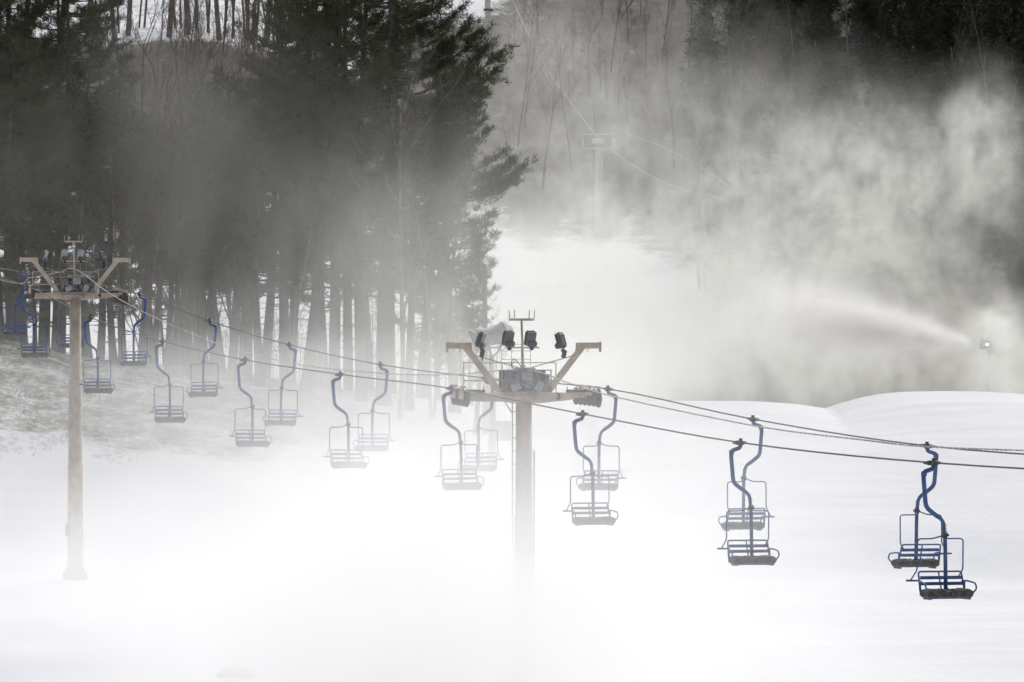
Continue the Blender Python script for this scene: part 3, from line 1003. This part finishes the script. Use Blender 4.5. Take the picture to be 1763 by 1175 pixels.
def make_far_conifer(seed, H, R, c0):
    rd = random.Random(seed)
    root = empty('conifer', (0, 0, 0))
    m = MB(); m.tube([Vector((0, 0, -.5)), Vector((0, 0, H * .5)), Vector((0, 0, H))], [.26, .16, .03], 7); m.build('trunk', MAT['bark'], root)
    cs, ds = [], []
    z = c0
    while z < H:
        t = (z - c0) / (H - c0)
        for _ in range(6):
            a = rd.uniform(0, 6.28); L = R * (1 - t) ** .8 * rd.uniform(.6, 1.1) + .25
            n = max(2, int(L / .32))
            for s in range(n):
                u = (s + .5) / n
                cs.append((math.cos(a) * L * u + rd.uniform(-.2, .2), math.sin(a) * L * u + rd.uniform(-.2, .2), z - L * .18 * u + rd.uniform(-.15, .15))); ds.append((math.cos(a), math.sin(a), -.1))
        z += .36
    V, Fc = tufts_mesh(cs, ds, .48, 6, seed, .16, .7)
    me = np_mesh('crown', V, Fc, MAT['hemlock'])
    o = bpy.data.objects.new('crown', me); COL.objects.link(o); o.parent = root
    return root


def place(proto, used, x, y, rz, sc, label, cat, group, lean=0.0):
    o = proto if not used.get(proto.name) else copy_tree(proto)
    used[proto.name] = True
    o.location = (x, y, gz(x, y) - .1); o.rotation_euler = (lean * .3, lean, rz); o.scale = (sc, sc, sc)
    tag(o, label, cat, group)
    return o


USED = {}
# --- the stand of white pines. (px of trunk base, depth, proto, rot, scale, lean)
PI = math.pi
# hand-shaped edge pine: long limbs out to the right (+x)
edge = make_pine(21, 19.5, 4.2, 2.1, .30, extra=[
    (4.6, .2, 1.8, .0), (5.3, -.1, 2.0, -.02), (6.3, .1, 2.5, .02), (6.9, -.2, 2.3, .05),
    (7.6, .10, 2.6, .05), (8.3, .2, 2.4, .08), (9.0, -.1, 2.8, .08), (9.7, .15, 2.3, .05), (10.3, -.1, 2.6, .0),
    (11.6, .2, 3.9, .12), (12.0, -.12, 4.3, .16), (12.4, .3, 3.6, .14), (12.6, .0, 3.5, .12), (11.8, -.3, 3.4, .08), (13.0, .1, 3.0, .2),
    (14.2, -.2, 2.2, .3), (14.8, .2, 1.9, .4), (15.6, 0, 1.7, .5), (16.4, -.3, 1.4, .7)], bl=10)
bigedge = make_pine(17, 34, 6.2, 4.6, .42, extra=[
    (15.4, .1, 5.6, .30), (15.9, -.12, 5.8, .34), (16.5, .0, 5.2, .38), (15.0, .25, 5.0, .22), (14.4, -.2, 4.8, .2), (17.2, .1, 4.8, .45),
    (13.4, .1, 4.2, .2), (12.5, -.1, 4.4, .15), (18.2, -.1, 4.2, .4), (19.4, .1, 3.9, .4), (20.5, 0, 3.4, .4)], bl=10)
big = make_pine(7, 34, 7.0, 5.2, .37, bl=9)
p2 = make_pine(3, 31, 6.2, 4.2, .30, bl=9)
p3 = make_pine(12, 29, 6.8, 3.6, .26, bl=9)
p4 = make_pine(33, 23, 6.0, 3.2, .26, bl=9)
p5 = make_pine(41, 16, 2.6, 2.8, .20, bl=10)
p6 = make_pine(52, 14.5, 6.0, 2.9, .24, bl=9)
pines = []


def X_of(px, Y): return (px - CX) / F * Y


stand = [
    (edge, 783, 306, 0.0, 1.0, 0, 'pine at the right edge of the stand with long limbs reaching right'),
    (bigedge, 660, 304, 0.0, 1.0, 0, 'tall broad pine crowning the top right of the stand'),
    (p4, 705, 303, 2.9, .9, 0, None), (big, 672, 322, 2.2, .95, 0, None),
    (p2, 622, 306, 1.0, 1.0, 0, None), (p2, 575, 311, 4.0, 1.1, 0, None), (p3, 559, 325, 2.0, 1.0, 0, None),
    (p3, 525, 309, .3, 1.1, 0, None), (p2, 500, 327, 2.6, 1.0, 0, None), (big, 490, 332, 4.5, .92, 0, None),
    (p6, 448, 310, 5.0, 1.1, 0, None), (p6, 425, 316, 1.2, 1.1, 0, None), (p6, 371, 318, 3.6, 1.15, 0, None),
    (p6, 330, 321, 5.5, 1.0, 0, None), (p6, 300, 324, 1.9, .9, 0, None), (p6, 318, 334, 4.2, 1.25, 0, None),
    (p6, 264, 322, 2.4, 1.0, -.03, None), (p6, 398, 330, 2.4, 1.3, .02, None), (p6, 350, 336, .4, 1.35, .02, None), (p6, 285, 338, 3.4, 1.2, .02, None),
    (p6, 455, 336, 3.4, 1.5, .0, None), (p6, 240, 332, 3.1, 1.1, .0, None),
    (p5, 196, 322, 1.1, 1.12, 0, 'small pointed pine whose top stands right of the thick dark clump'),
    (big, 75, 330, 3.1, 1.0, 0, None), (p2, 38, 324, .7, 1.1, .03, None), (p3, 105, 326, 5.2, 1.0, -.02, None),
    (big, -10, 335, 1.7, 1.0, 0, None), (p3, 132, 338, 3.3, 1.0, 0, None), (p3, 5, 330, 2.2, 1.05, 0, None),
    (big, 30, 337, 4.7, 1.0, 0, None), (p2, 90, 337, 4.7, 1.0, 0, None), (p2, -30, 322, 2.7, 1.0, 0, None),
    (p5, 735, 318, .5, 1.0, .03, None), (p5, 755, 328, 1.3, 1.0, .03, None), (p6, 722, 330, 4.1, 1.2, 0, None),
    (p5, 812, 318, .9, .5, 0, 'short young pine at the right foot of the stand'),
    (p2, 600, 330, 2.0, 1.05, 0, None), (big, 545, 333, 5.1, .9, 0, None), (p3, 640, 332, .2, 1.1, 0, None),
    (p6, 170, 333, 2.2, 1.2, 0, None), (p2, -60, 330, 4.4, 1.0, 0, None), (p6, 385, 328, .4, .9, 0, None),
    (p5, 60, 312, 4.1, .7, 0, None), (p6, 412, 331, 1.4, 1.0, 0, None), (p6, 215, 332, 5.0, 1.2, 0, None),
    (p6, 150, 322, 5.0, 1.2, 0, None), (p6, 20, 318, 5.0, 1.2, 0, None),
]


def side_label(px):
    if px < 150: return 'dark pine in the thick misty clump behind the tower marked 4'
    if px < 290: return 'slender pine just right of the pole of the tower marked 4'
    if px < 500: return 'pine in the middle gap of the stand between the two lift towers'
    if px < 640: return 'broad dark pine in the densest middle of the stand'
    return 'thick-trunked pine in the mist near the right edge of the stand'


lrd = random.Random(5)
for (pr, px, Y, rz, sc, lean, lab) in stand:
    if not lean and not lab: lean = lrd.uniform(-.09, .09) if pr in (p3, p6, p5, p4) else lrd.uniform(-.04, .04)
    place(pr, USED, X_of(px, Y), Y, rz, sc, lab or side_label(px), 'pine tree', 'pines of the stand behind the lift', lean)

# --- bare trees inside and above the stand
bt1 = make_bare(5, 19, .17, MAT['greybark'])
bt2 = make_bare(8, 16, .12, MAT['redtwig'], spread=.35)
bt3 = make_bare(15, 22, .22, MAT['greybark'], spread=.32, low=.35)
bt4 = make_bare(23, 9, .06, MAT['redtwig'], spread=.45, low=.08)
bt5 = make_bare(31, 15, .13, MAT['birch'], spread=.25, low=.4, dens=.8)
inner = [(bt1, 245, 345, 1, 1), (bt2, 285, 332, 2, 1), (bt2, 315, 340, 3, 1.1), (bt1, 345, 350, 4, 1), (bt2, 395, 338, .5, 1), (bt1, 270, 360, 2.5, 1.05),
         (bt2, 250, 318, 5, .9), (bt2, 360, 326, 1.4, .95), (bt5, 742, 300, 1, .75), (bt5, 497, 304, 3, .6), (bt2, 330, 355, 1.1, 1.1), (bt1, 410, 360, 3.3, 1.1),
         (bt2, 262, 330, 2.2, 1.3), (bt2, 300, 336, 4.2, 1.35), (bt2, 322, 328, .2, 1.2), (bt1, 352, 340, 2.9, 1.15), (bt2, 376, 334, 1.2, 1.35), (bt2, 232, 340, 3.2, 1.3), (bt2, 420, 336, 5.2, 1.4), (bt2, 440, 342, .7, 1.3), (bt1, 292, 345, 5.9, 1.2), (bt2, 340, 330, 3.9, 1.25),
         (bt1, 214, 318, 2, .6), (bt2, 205, 322, 3, .8), (bt1, 800, 312, 2, .62), (bt1, 688, 298, 4.4, .9), (bt2, 745, 300, 4.1, .8), (bt4, 850, 300, 1, .6)]
for pr, px, Y, rz, sc in inner:
    lab = {bt5: 'thin pale barked leafless tree before the dark pines', bt2: 'reddish leafless tree with fine twigs in the gap of the stand',
           bt1: 'grey leafless tree standing among the pines', bt4: 'small twiggy sapling right of the stand'}[pr]
    place(pr, USED, X_of(px, Y), Y, rz, sc, lab, 'bare tree', 'leafless trees among the pines')

for k in range(30):
    px = lrd.uniform(170, 860); Y = lrd.uniform(304, 340)
    place(bt4, USED, X_of(px, Y), Y, lrd.uniform(0, 6), lrd.uniform(.3, .75), 'thin leafless sapling growing between the pine trunks', 'bare tree', 'saplings between the trunks')
# ridge trees upper left
rd = random.Random(77)
for px, Y, sc in [(198, 628, 1.05), (220, 632, 1.15), (290, 626, 1.2), (325, 628, 1.15), (338, 635, .9), (360, 640, .8), (378, 628, 1.1), (402, 640, .8), (455, 630, 1.0),
                  (425, 645, .8), (480, 632, 1.1), (168, 640, .9), (150, 630, 1.1), (248, 650, .7), (312, 650, .7), (520, 640, 1.0), (500, 655, .8), (440, 660, .8)]:
    place(bt3 if sc > .95 else bt1, USED, X_of(px, Y), Y, rd.uniform(0, 6), sc * 1.25, 'bare dark tree added on the ridge to darken its bright snow', 'bare tree', 'trees on the upper left ridge')

for k in range(26):  # extra ridge trees, added to darken the bright snow
    place(bt1 if k % 2 else bt2, USED, X_of(lrd.uniform(140, 640), 640), lrd.uniform(628, 660), lrd.uniform(0, 6), lrd.uniform(.7, 1.15), 'bare dark tree added on the ridge to darken its bright snow', 'bare tree', 'trees on the upper left ridge')
# brushy hillside between pines and ridge
for k in range(46):
    px = rd.uniform(140, 520); Y = rd.uniform(555, 622)
    place(bt4 if k % 3 else bt2, USED, X_of(px, Y), Y, rd.uniform(0, 6), rd.uniform(.6, 1.1), 'low reddish leafless brush tree on the slope below the ridge', 'bare tree', 'brush trees below the ridge')

# hillside behind the mist, centre and right
for k in range(80):
    px = rd.uniform(850, 1330); Y = rd.uniform(570, 700)
    if abs(px - 841) < 25: continue
    pr = [bt4, bt4, bt2, bt4, bt4][k % 5]
    place(pr, USED, X_of(px, Y), Y, rd.uniform(0, 6), rd.uniform(.45, .95), 'thin leafless tree on the brown hillside left of the dark forest', 'bare tree', 'leafless trees on the brown hillside')
fc1 = make_far_conifer(2, 14, 3.0, .8); fc2 = make_far_conifer(9, 11, 2.6, .6); fc3 = make_far_conifer(14, 17, 3.3, 1.0)
for k in range(190):
    top = k < 95
    if top:
        Y = rd.uniform(600, 760); px = rd.uniform(1330, 1860)
        pr = [fc1, fc2, fc3][k % 3]
    else:
        Y = rd.uniform(470, 700); px = rd.uniform(1160, 1830)
        pr = [fc1, fc3, fc2, bt1, fc3, bt5][k % 6]
        if px < 1300 and k % 3: pr = bt1
    if k % 9 == 5: Y, px, pr = rd.uniform(455, 560), rd.uniform(1640, 1860), (fc1, fc3)[k % 2]
    con = pr in (fc1, fc2, fc3)
    place(pr, USED, X_of(px, Y), Y, rd.uniform(0, 6), rd.uniform(.75, 1.15) * (1 if con else .8),
          'dark evergreen in the misty forest on the right hillside' if con else 'grey leafless tree within the misty right hillside forest',
          'conifer' if con else 'bare tree', 'trees of the right hillside forest')

# ------------------------------------------------------------------ dead grass on the bank
rs = np.random.RandomState(3)
N = 52000
gx = rs.uniform(-36, 3, N); gy = rs.uniform(274, 326, N)
keep = np.array([mnoise.fractal(Vector((a * .3, b * .12, 5)), 1, 2, 3) for a, b in zip(gx, gy)]) + rs.uniform(-.5, .5, N) > -.05
keep &= rs.uniform(0, 1, N) < cover_fn(gx, gy)
gx, gy = gx[keep], gy[keep]
gzv = terrain(gx, gy) - .05
hgt = rs.uniform(.06, .26, len(gx)) * (.5 + .5 * smoothstep(270, 290, gy)); w = hgt * .10 + .008
ang = rs.uniform(0, 6.28, len(gx)); lx = rs.normal(.25, .4, len(gx)) * hgt
V = np.stack([np.stack([gx - np.cos(ang) * w, gy - np.sin(ang) * w, gzv], 1), np.stack([gx + np.cos(ang) * w, gy + np.sin(ang) * w, gzv], 1),
              np.stack([gx + lx, gy, gzv + hgt], 1)], 1).reshape(-1, 3)
me = np_mesh('grass', V, np.arange(len(V)).reshape(-1, 3), simple_mat('dry_grass', (0.27, 0.235, 0.17), .9, scale=1.5, dark=(.15, .13, .09)))
o = bpy.data.objects.new('grass', me); COL.objects.link(o)
tag(o, 'dry grass poking through thin snow on the bank', 'grass', None, 'stuff')

# ------------------------------------------------------------------ blowing snow (real volumes)
exec_volumes = True


class G:
    """tiny expression builder for geometry-node fields"""
    def __init__(s, nt): s.nt = nt

    def m(s, op, a, b=None, c=None, clamp=False):
        n = s.nt.nodes.new('ShaderNodeMath'); n.operation = op; n.use_clamp = clamp
        for i, v in enumerate((a, b, c)):
            if v is None: continue
            if isinstance(v, (int, float)): n.inputs[i].default_value = v
            else: s.nt.links.new(v, n.inputs[i])
        return n.outputs[0]

    def noise(s, vec, scale, detail, rough=.55, dist=0.0):
        n = s.nt.nodes.new('ShaderNodeTexNoise')
        n.inputs['Scale'].default_value = scale; n.inputs['Detail'].default_value = detail
        n.inputs['Roughness'].default_value = rough; n.inputs['Distortion'].default_value = dist
        s.nt.links.new(vec, n.inputs['Vector']); return n.outputs[0]

    def vm(s, op, a, b):
        n = s.nt.nodes.new('ShaderNodeVectorMath'); n.operation = op
        for i, v in enumerate((a, b)):
            if isinstance(v, (tuple, Vector)): n.inputs[i].default_value = v
            else: s.nt.links.new(v, n.inputs[i])
        return n

    def blob(s, pos, c, r, amp, power=1.0):
        d = s.vm('SUBTRACT', pos, tuple(c)).outputs[0]
        d = s.vm('DIVIDE', d, tuple(r)).outputs[0]
        l2 = s.vm('DOT_PRODUCT', d, d).outputs['Value']
        if power != 1.0: l2 = s.m('POWER', l2, power)
        return s.m('MULTIPLY', s.m('EXPONENT', s.m('MULTIPLY', l2, -1.0)), amp)


def vol_mat(name, col, aniso):
    m = bpy.data.materials.new(name); m.use_nodes = True
    nt = m.node_tree; nt.nodes.clear()
    out = nt.nodes.new('ShaderNodeOutputMaterial'); pv = nt.nodes.new('ShaderNodeVolumePrincipled')
    pv.inputs['Color'].default_value = (*col, 1); pv.inputs['Anisotropy'].default_value = aniso
    pv.inputs['Density'].default_value = 1.0
    nt.links.new(pv.outputs[0], out.inputs['Volume'])
    return m


MAT['mist'] = vol_mat('blowing_snow', (0.965, 0.972, 0.935), 0.4)
MAT['white_mist'] = vol_mat('dense_blowing_snow', (0.995, 0.995, 0.995), 0.5)


def make_volume(name, label, lo, hi, res, fn, mat='mist'):
    nt = bpy.data.node_groups.new(name + '_field', 'GeometryNodeTree')
    nt.interface.new_socket('Geometry', in_out='OUTPUT', socket_type='NodeSocketGeometry')
    out = nt.nodes.new('NodeGroupOutput')
    vc = nt.nodes.new('GeometryNodeVolumeCube')
    vc.inputs['Min'].default_value = lo; vc.inputs['Max'].default_value = hi
    for i, ax in enumerate('XYZ'):
        vc.inputs['Resolution ' + ax].default_value = max(2, int((hi[i] - lo[i]) / res[i]))
    pos = nt.nodes.new('GeometryNodeInputPosition').outputs[0]
    g = G(nt)
    d = fn(g, pos)
    sep = nt.nodes.new('ShaderNodeSeparateXYZ'); nt.links.new(pos, sep.inputs[0])
    # fade to nothing at the faces of the box so no edge shows
    for i, mrg in enumerate(((hi[0] - lo[0]) * .06, (hi[1] - lo[1]) * .06, (hi[2] - lo[2]) * .08)):
        c = sep.outputs[i]
        a = g.m('DIVIDE', g.m('SUBTRACT', c, lo[i]), mrg, clamp=True)
        b = g.m('DIVIDE', g.m('SUBTRACT', hi[i], c), mrg, clamp=True)
        d = g.m('MULTIPLY', d, g.m('MULTIPLY', a, b))
    d = g.m('MAXIMUM', d, 0.0)
    # drop the faintest values so that empty space stays empty
    d = g.m('MULTIPLY', d, g.m('GREATER_THAN', d, 0.0004))
    nt.links.new(d, vc.inputs['Density'])
    sm = nt.nodes.new('GeometryNodeSetMaterial'); sm.inputs['Material'].default_value = MAT[mat]
    nt.links.new(vc.outputs[0], sm.inputs['Geometry']); nt.links.new(sm.outputs[0], out.inputs[0])
    me = bpy.data.meshes.new(name); me.materials.append(MAT[mat])
    o = bpy.data.objects.new(name, me); COL.objects.link(o)
    md = o.modifiers.new('field', 'NODES'); md.node_group = nt
    tag(o, label, 'blowing snow', None, 'stuff')
    return o


def remap(g, n, lo, hi):
    return g.m('DIVIDE', g.m('SUBTRACT', n, lo), hi - lo, clamp=True)


def W(px, py, Y): return P(px, py, Y)


def stretched(g, pos, sc):
    return g.vm('MULTIPLY', pos, sc).outputs[0]


def low_mist(g, pos):
    # dense drift between and under the chairs, thinning to the right and far left
    d = g.blob(pos, W(780, 1035, 166), (7.0, 24, 3.2), .098)
    d = g.m('ADD', d, g.blob(pos, W(560, 1100, 158), (6.0, 20, 2.2), .03))
    d = g.m('ADD', d, g.blob(pos, W(1060, 1130, 152), (5.5, 16, 2.0), .04))
    d = g.m('ADD', d, g.blob(pos, W(640, 830, 178), (5.5, 12, 1.8), .018))
    d = g.m('ADD', d, g.blob(pos, W(980, 905, 147), (2.6, 8, 1.2), .030))
    d = g.m('ADD', d, g.blob(pos, W(110, 985, 212), (6, 16, 2.8), .045))
    d = g.m('ADD', d, g.blob(pos, W(880, 1110, 150), (4.0, 11, 2.2), .085))
    d = g.m('ADD', d, g.blob(pos, W(480, 660, 190), (9, 22, 4.2), .0085))
    d = g.m('ADD', d, g.blob(pos, W(1230, 850, 139), (4.2, 6, 2.4), .018))
    n = g.noise(stretched(g, pos, (1, .6, 1.25)), .22, 5, .55, .6)
    d = g.m('ADD', d, g.blob(pos, W(800, 800, 158), (5.5, 12, 2.6), .014))
    return g.m('MULTIPLY', d, g.m('MULTIPLY_ADD', remap(g, n, .33, .68), 1.5, .18))


def tree_mist(g, pos):
    d = g.blob(pos, W(600, 735, 276), (11, 16, 5.2), .031)
    d = g.m('ADD', d, g.blob(pos, W(640, 420, 282), (6.5, 14, 5.4), .0072))
    d = g.m('ADD', d, g.blob(pos, W(790, 500, 275), (4.5, 14, 5.5), .013))
    d = g.m('ADD', d, g.blob(pos, W(150, 400, 284), (13, 14, 8), .0026))
    d = g.m('ADD', d, g.blob(pos, W(330, 230, 284), (4.5, 14, 6), .0036))
    d = g.m('ADD', d, g.blob(pos, W(150, 690, 268), (12, 10, 2.5), .003))
    n = g.noise(stretched(g, pos, (1, .22, .42)), .30, 8, .64, 1.3)
    return g.m('MULTIPLY', d, g.m('MULTIPLY_ADD', remap(g, n, .34, .66), 1.9, .12))


def far_mist(g, pos):
    d = g.blob(pos, W(1080, 560, 400), (11, 18, 5.0), .050)
    for c, r, a, p in ((W(1400, 510, 400), (12, 13, 4.4), .056, 1.3), (W(1530, 345, 404), (9.0, 12, 6.0), .046, 1.4),
                       (W(1690, 250, 404), (2.8, 10, 4.8), .040, 1.5), (W(1260, 390, 412), (9, 14, 4.0), .022, 1), (W(1010, 430, 415), (8, 16, 3.2), .028, 1),
                       (W(1600, 650, 374), (15, 14, 3.2), .050, 1), (W(1200, 640, 368), (10, 14, 3.0), .070, 1), (W(1060, 200, 425), (9, 16, 8), .007, 1), (W(930, 130, 430), (5, 16, 7), .006, 1), (W(1300, 270, 408), (8, 13, 4.5), .013, 1),
                       (W(1280, 190, 425), (8, 16, 5), .005, 1), (W(1030, 310, 420), (3.5, 14, 4.5), .013, 1), (W(1716, 625, 342), (1.3, 5, 2.8), .42, 1)):
        d = g.m('ADD', d, g.blob(pos, c, r, a, p))
    n = g.noise(stretched(g, pos, (1, .30, .85)), .17, 9, .66, 1.8)
    n2 = g.noise(stretched(g, pos, (1.4, .14, .7)), .75, 7, .70, 1.8)
    mod = g.m('MULTIPLY_ADD', remap(g, n, .38, .63), 1.65, .10)
    mod = g.m('MULTIPLY', mod, g.m('MULTIPLY_ADD', remap(g, n2, .36, .64), 1.3, .35))
    return g.m('MULTIPLY', d, mod)


def jet(g, pos, tip, end, r0, r1, amp):
    """conical spray from tip to end, density falls as it widens"""
    ax = (end - tip); L = ax.length; ax.normalize()
    rel = g.vm('SUBTRACT', pos, tuple(tip)).outputs[0]
    t = g.m('DIVIDE', g.vm('DOT_PRODUCT', rel, tuple(ax)).outputs['Value'], L)
    sq = g.vm('DOT_PRODUCT', rel, rel).outputs['Value']
    along = g.m('MULTIPLY', t, L)
    rad = g.m('SQRT', g.m('MAXIMUM', g.m('SUBTRACT', sq, g.m('MULTIPLY', along, along)), 0.0))
    width = g.m('MULTIPLY_ADD', g.m('POWER', g.m('MAXIMUM', t, 0.0), .8), r1 - r0, r0)
    q = g.m('DIVIDE', rad, width)
    prof = g.m('EXPONENT', g.m('MULTIPLY', g.m('MULTIPLY', q, q), -1.3))
    fall = g.m('DIVIDE', amp, g.m('MULTIPLY_ADD', width, 1.6, .25))
    on = g.m('MULTIPLY', g.m('MULTIPLY', t, 40.0, clamp=True), g.m('SUBTRACT', 1.0, remap(g, t, .45, 1.0)))
    n = g.noise(stretched(g, pos, (.8, 1, 1.6)), .9, 5, .65, 1.2)
    return g.m('MULTIPLY', g.m('MULTIPLY', prof, fall), g.m('MULTIPLY', on, g.m('MULTIPLY_ADD', remap(g, n, .25, .7), 1.3, .25)))


if exec_volumes:
    make_volume('low_snow_mist', 'dense white snow mist swallowing the foot of the tower marked 3',
                (-22, 128, -14.5), (17, 226, 0.5), (.55, 1.6, .45), low_mist, 'white_mist')
    make_volume('tree_snow_mist', 'grey veil of blown snow drifting in front of the pine trunks',
                (-46, 246, -11), (8, 308, 24), (.5, 1.8, .5), tree_mist)
    make_volume('far_snow_mist', 'tall billowing cloud of machine made snow over the right hillside',
                (-12, 335, -10), (44, 470, 28), (.33, 1.8, .33), far_mist)
    t0 = W(1674, 592, 351)
    make_volume('snow_jet', 'bright jet of snow sprayed leftwards by the distant snow gun',
                (t0.x - 20, 341, -6), (t0.x + 1.5, 362, 7), (.16, .5, .16),
                lambda g, p: jet(g, p, t0, W(1240, 515, 351), .20, 2.7, 3.0), 'white_mist')

# ------------------------------------------------------------------ light, sky, camera
world = bpy.data.worlds.new('World'); scene.world = world; world.use_nodes = True
nt = world.node_tree
bg = nt.nodes['Background']
sky = nt.nodes.new('ShaderNodeTexSky'); sky.sky_type = 'NISHITA'; sky.sun_disc = False
SUN_EL, SUN_AZ = math.radians(42), math.radians(18)   # azimuth measured from +Y toward +X
sky.sun_elevation = SUN_EL; sky.sun_rotation = SUN_AZ
sky.air_density = 1.0; sky.dust_density = 4.0; sky.ozone_density = 1.0
hs = nt.nodes.new('ShaderNodeHueSaturation'); hs.inputs['Saturation'].default_value = .22
nt.links.new(sky.outputs[0], hs.inputs['Color']); nt.links.new(hs.outputs[0], bg.inputs['Color'])
bg.inputs['Strength'].default_value = .14
sl = bpy.data.lights.new('sun', 'SUN'); sl.energy = .85; sl.angle = math.radians(14); sl.color = (1, .97, .93)
so = bpy.data.objects.new('sun', sl); COL.objects.link(so)
sd = Vector((math.sin(SUN_AZ) * math.cos(SUN_EL), math.cos(SUN_AZ) * math.cos(SUN_EL), math.sin(SUN_EL)))
so.rotation_euler = sd.to_track_quat('Z', 'Y').to_euler()

cd = bpy.data.cameras.new('camera'); cd.lens = 200; cd.sensor_width = 36; cd.clip_start = 1; cd.clip_end = 5000
co = bpy.data.objects.new('camera', cd); COL.objects.link(co)
co.location = (0, 0, 0); co.rotation_euler = (math.pi / 2, 0, 0)
scene.camera = co
vs = scene.view_settings
vs.view_transform = 'Standard'; vs.look = 'None'; vs.gamma = 1; vs.use_curve_mapping = False
vs.exposure = 0.15
cy = scene.cycles
cy.max_bounces = 6; cy.diffuse_bounces = 2; cy.glossy_bounces = 2; cy.volume_bounces = 2; cy.transmission_bounces = 2
cy.transparent_max_bounces = 8
cy.volume_step_rate = 4.0; cy.volume_max_steps = 256
cy.use_denoising = True
cy.use_adaptive_sampling = True; cy.adaptive_threshold = 0.02
cy.use_light_tree = False
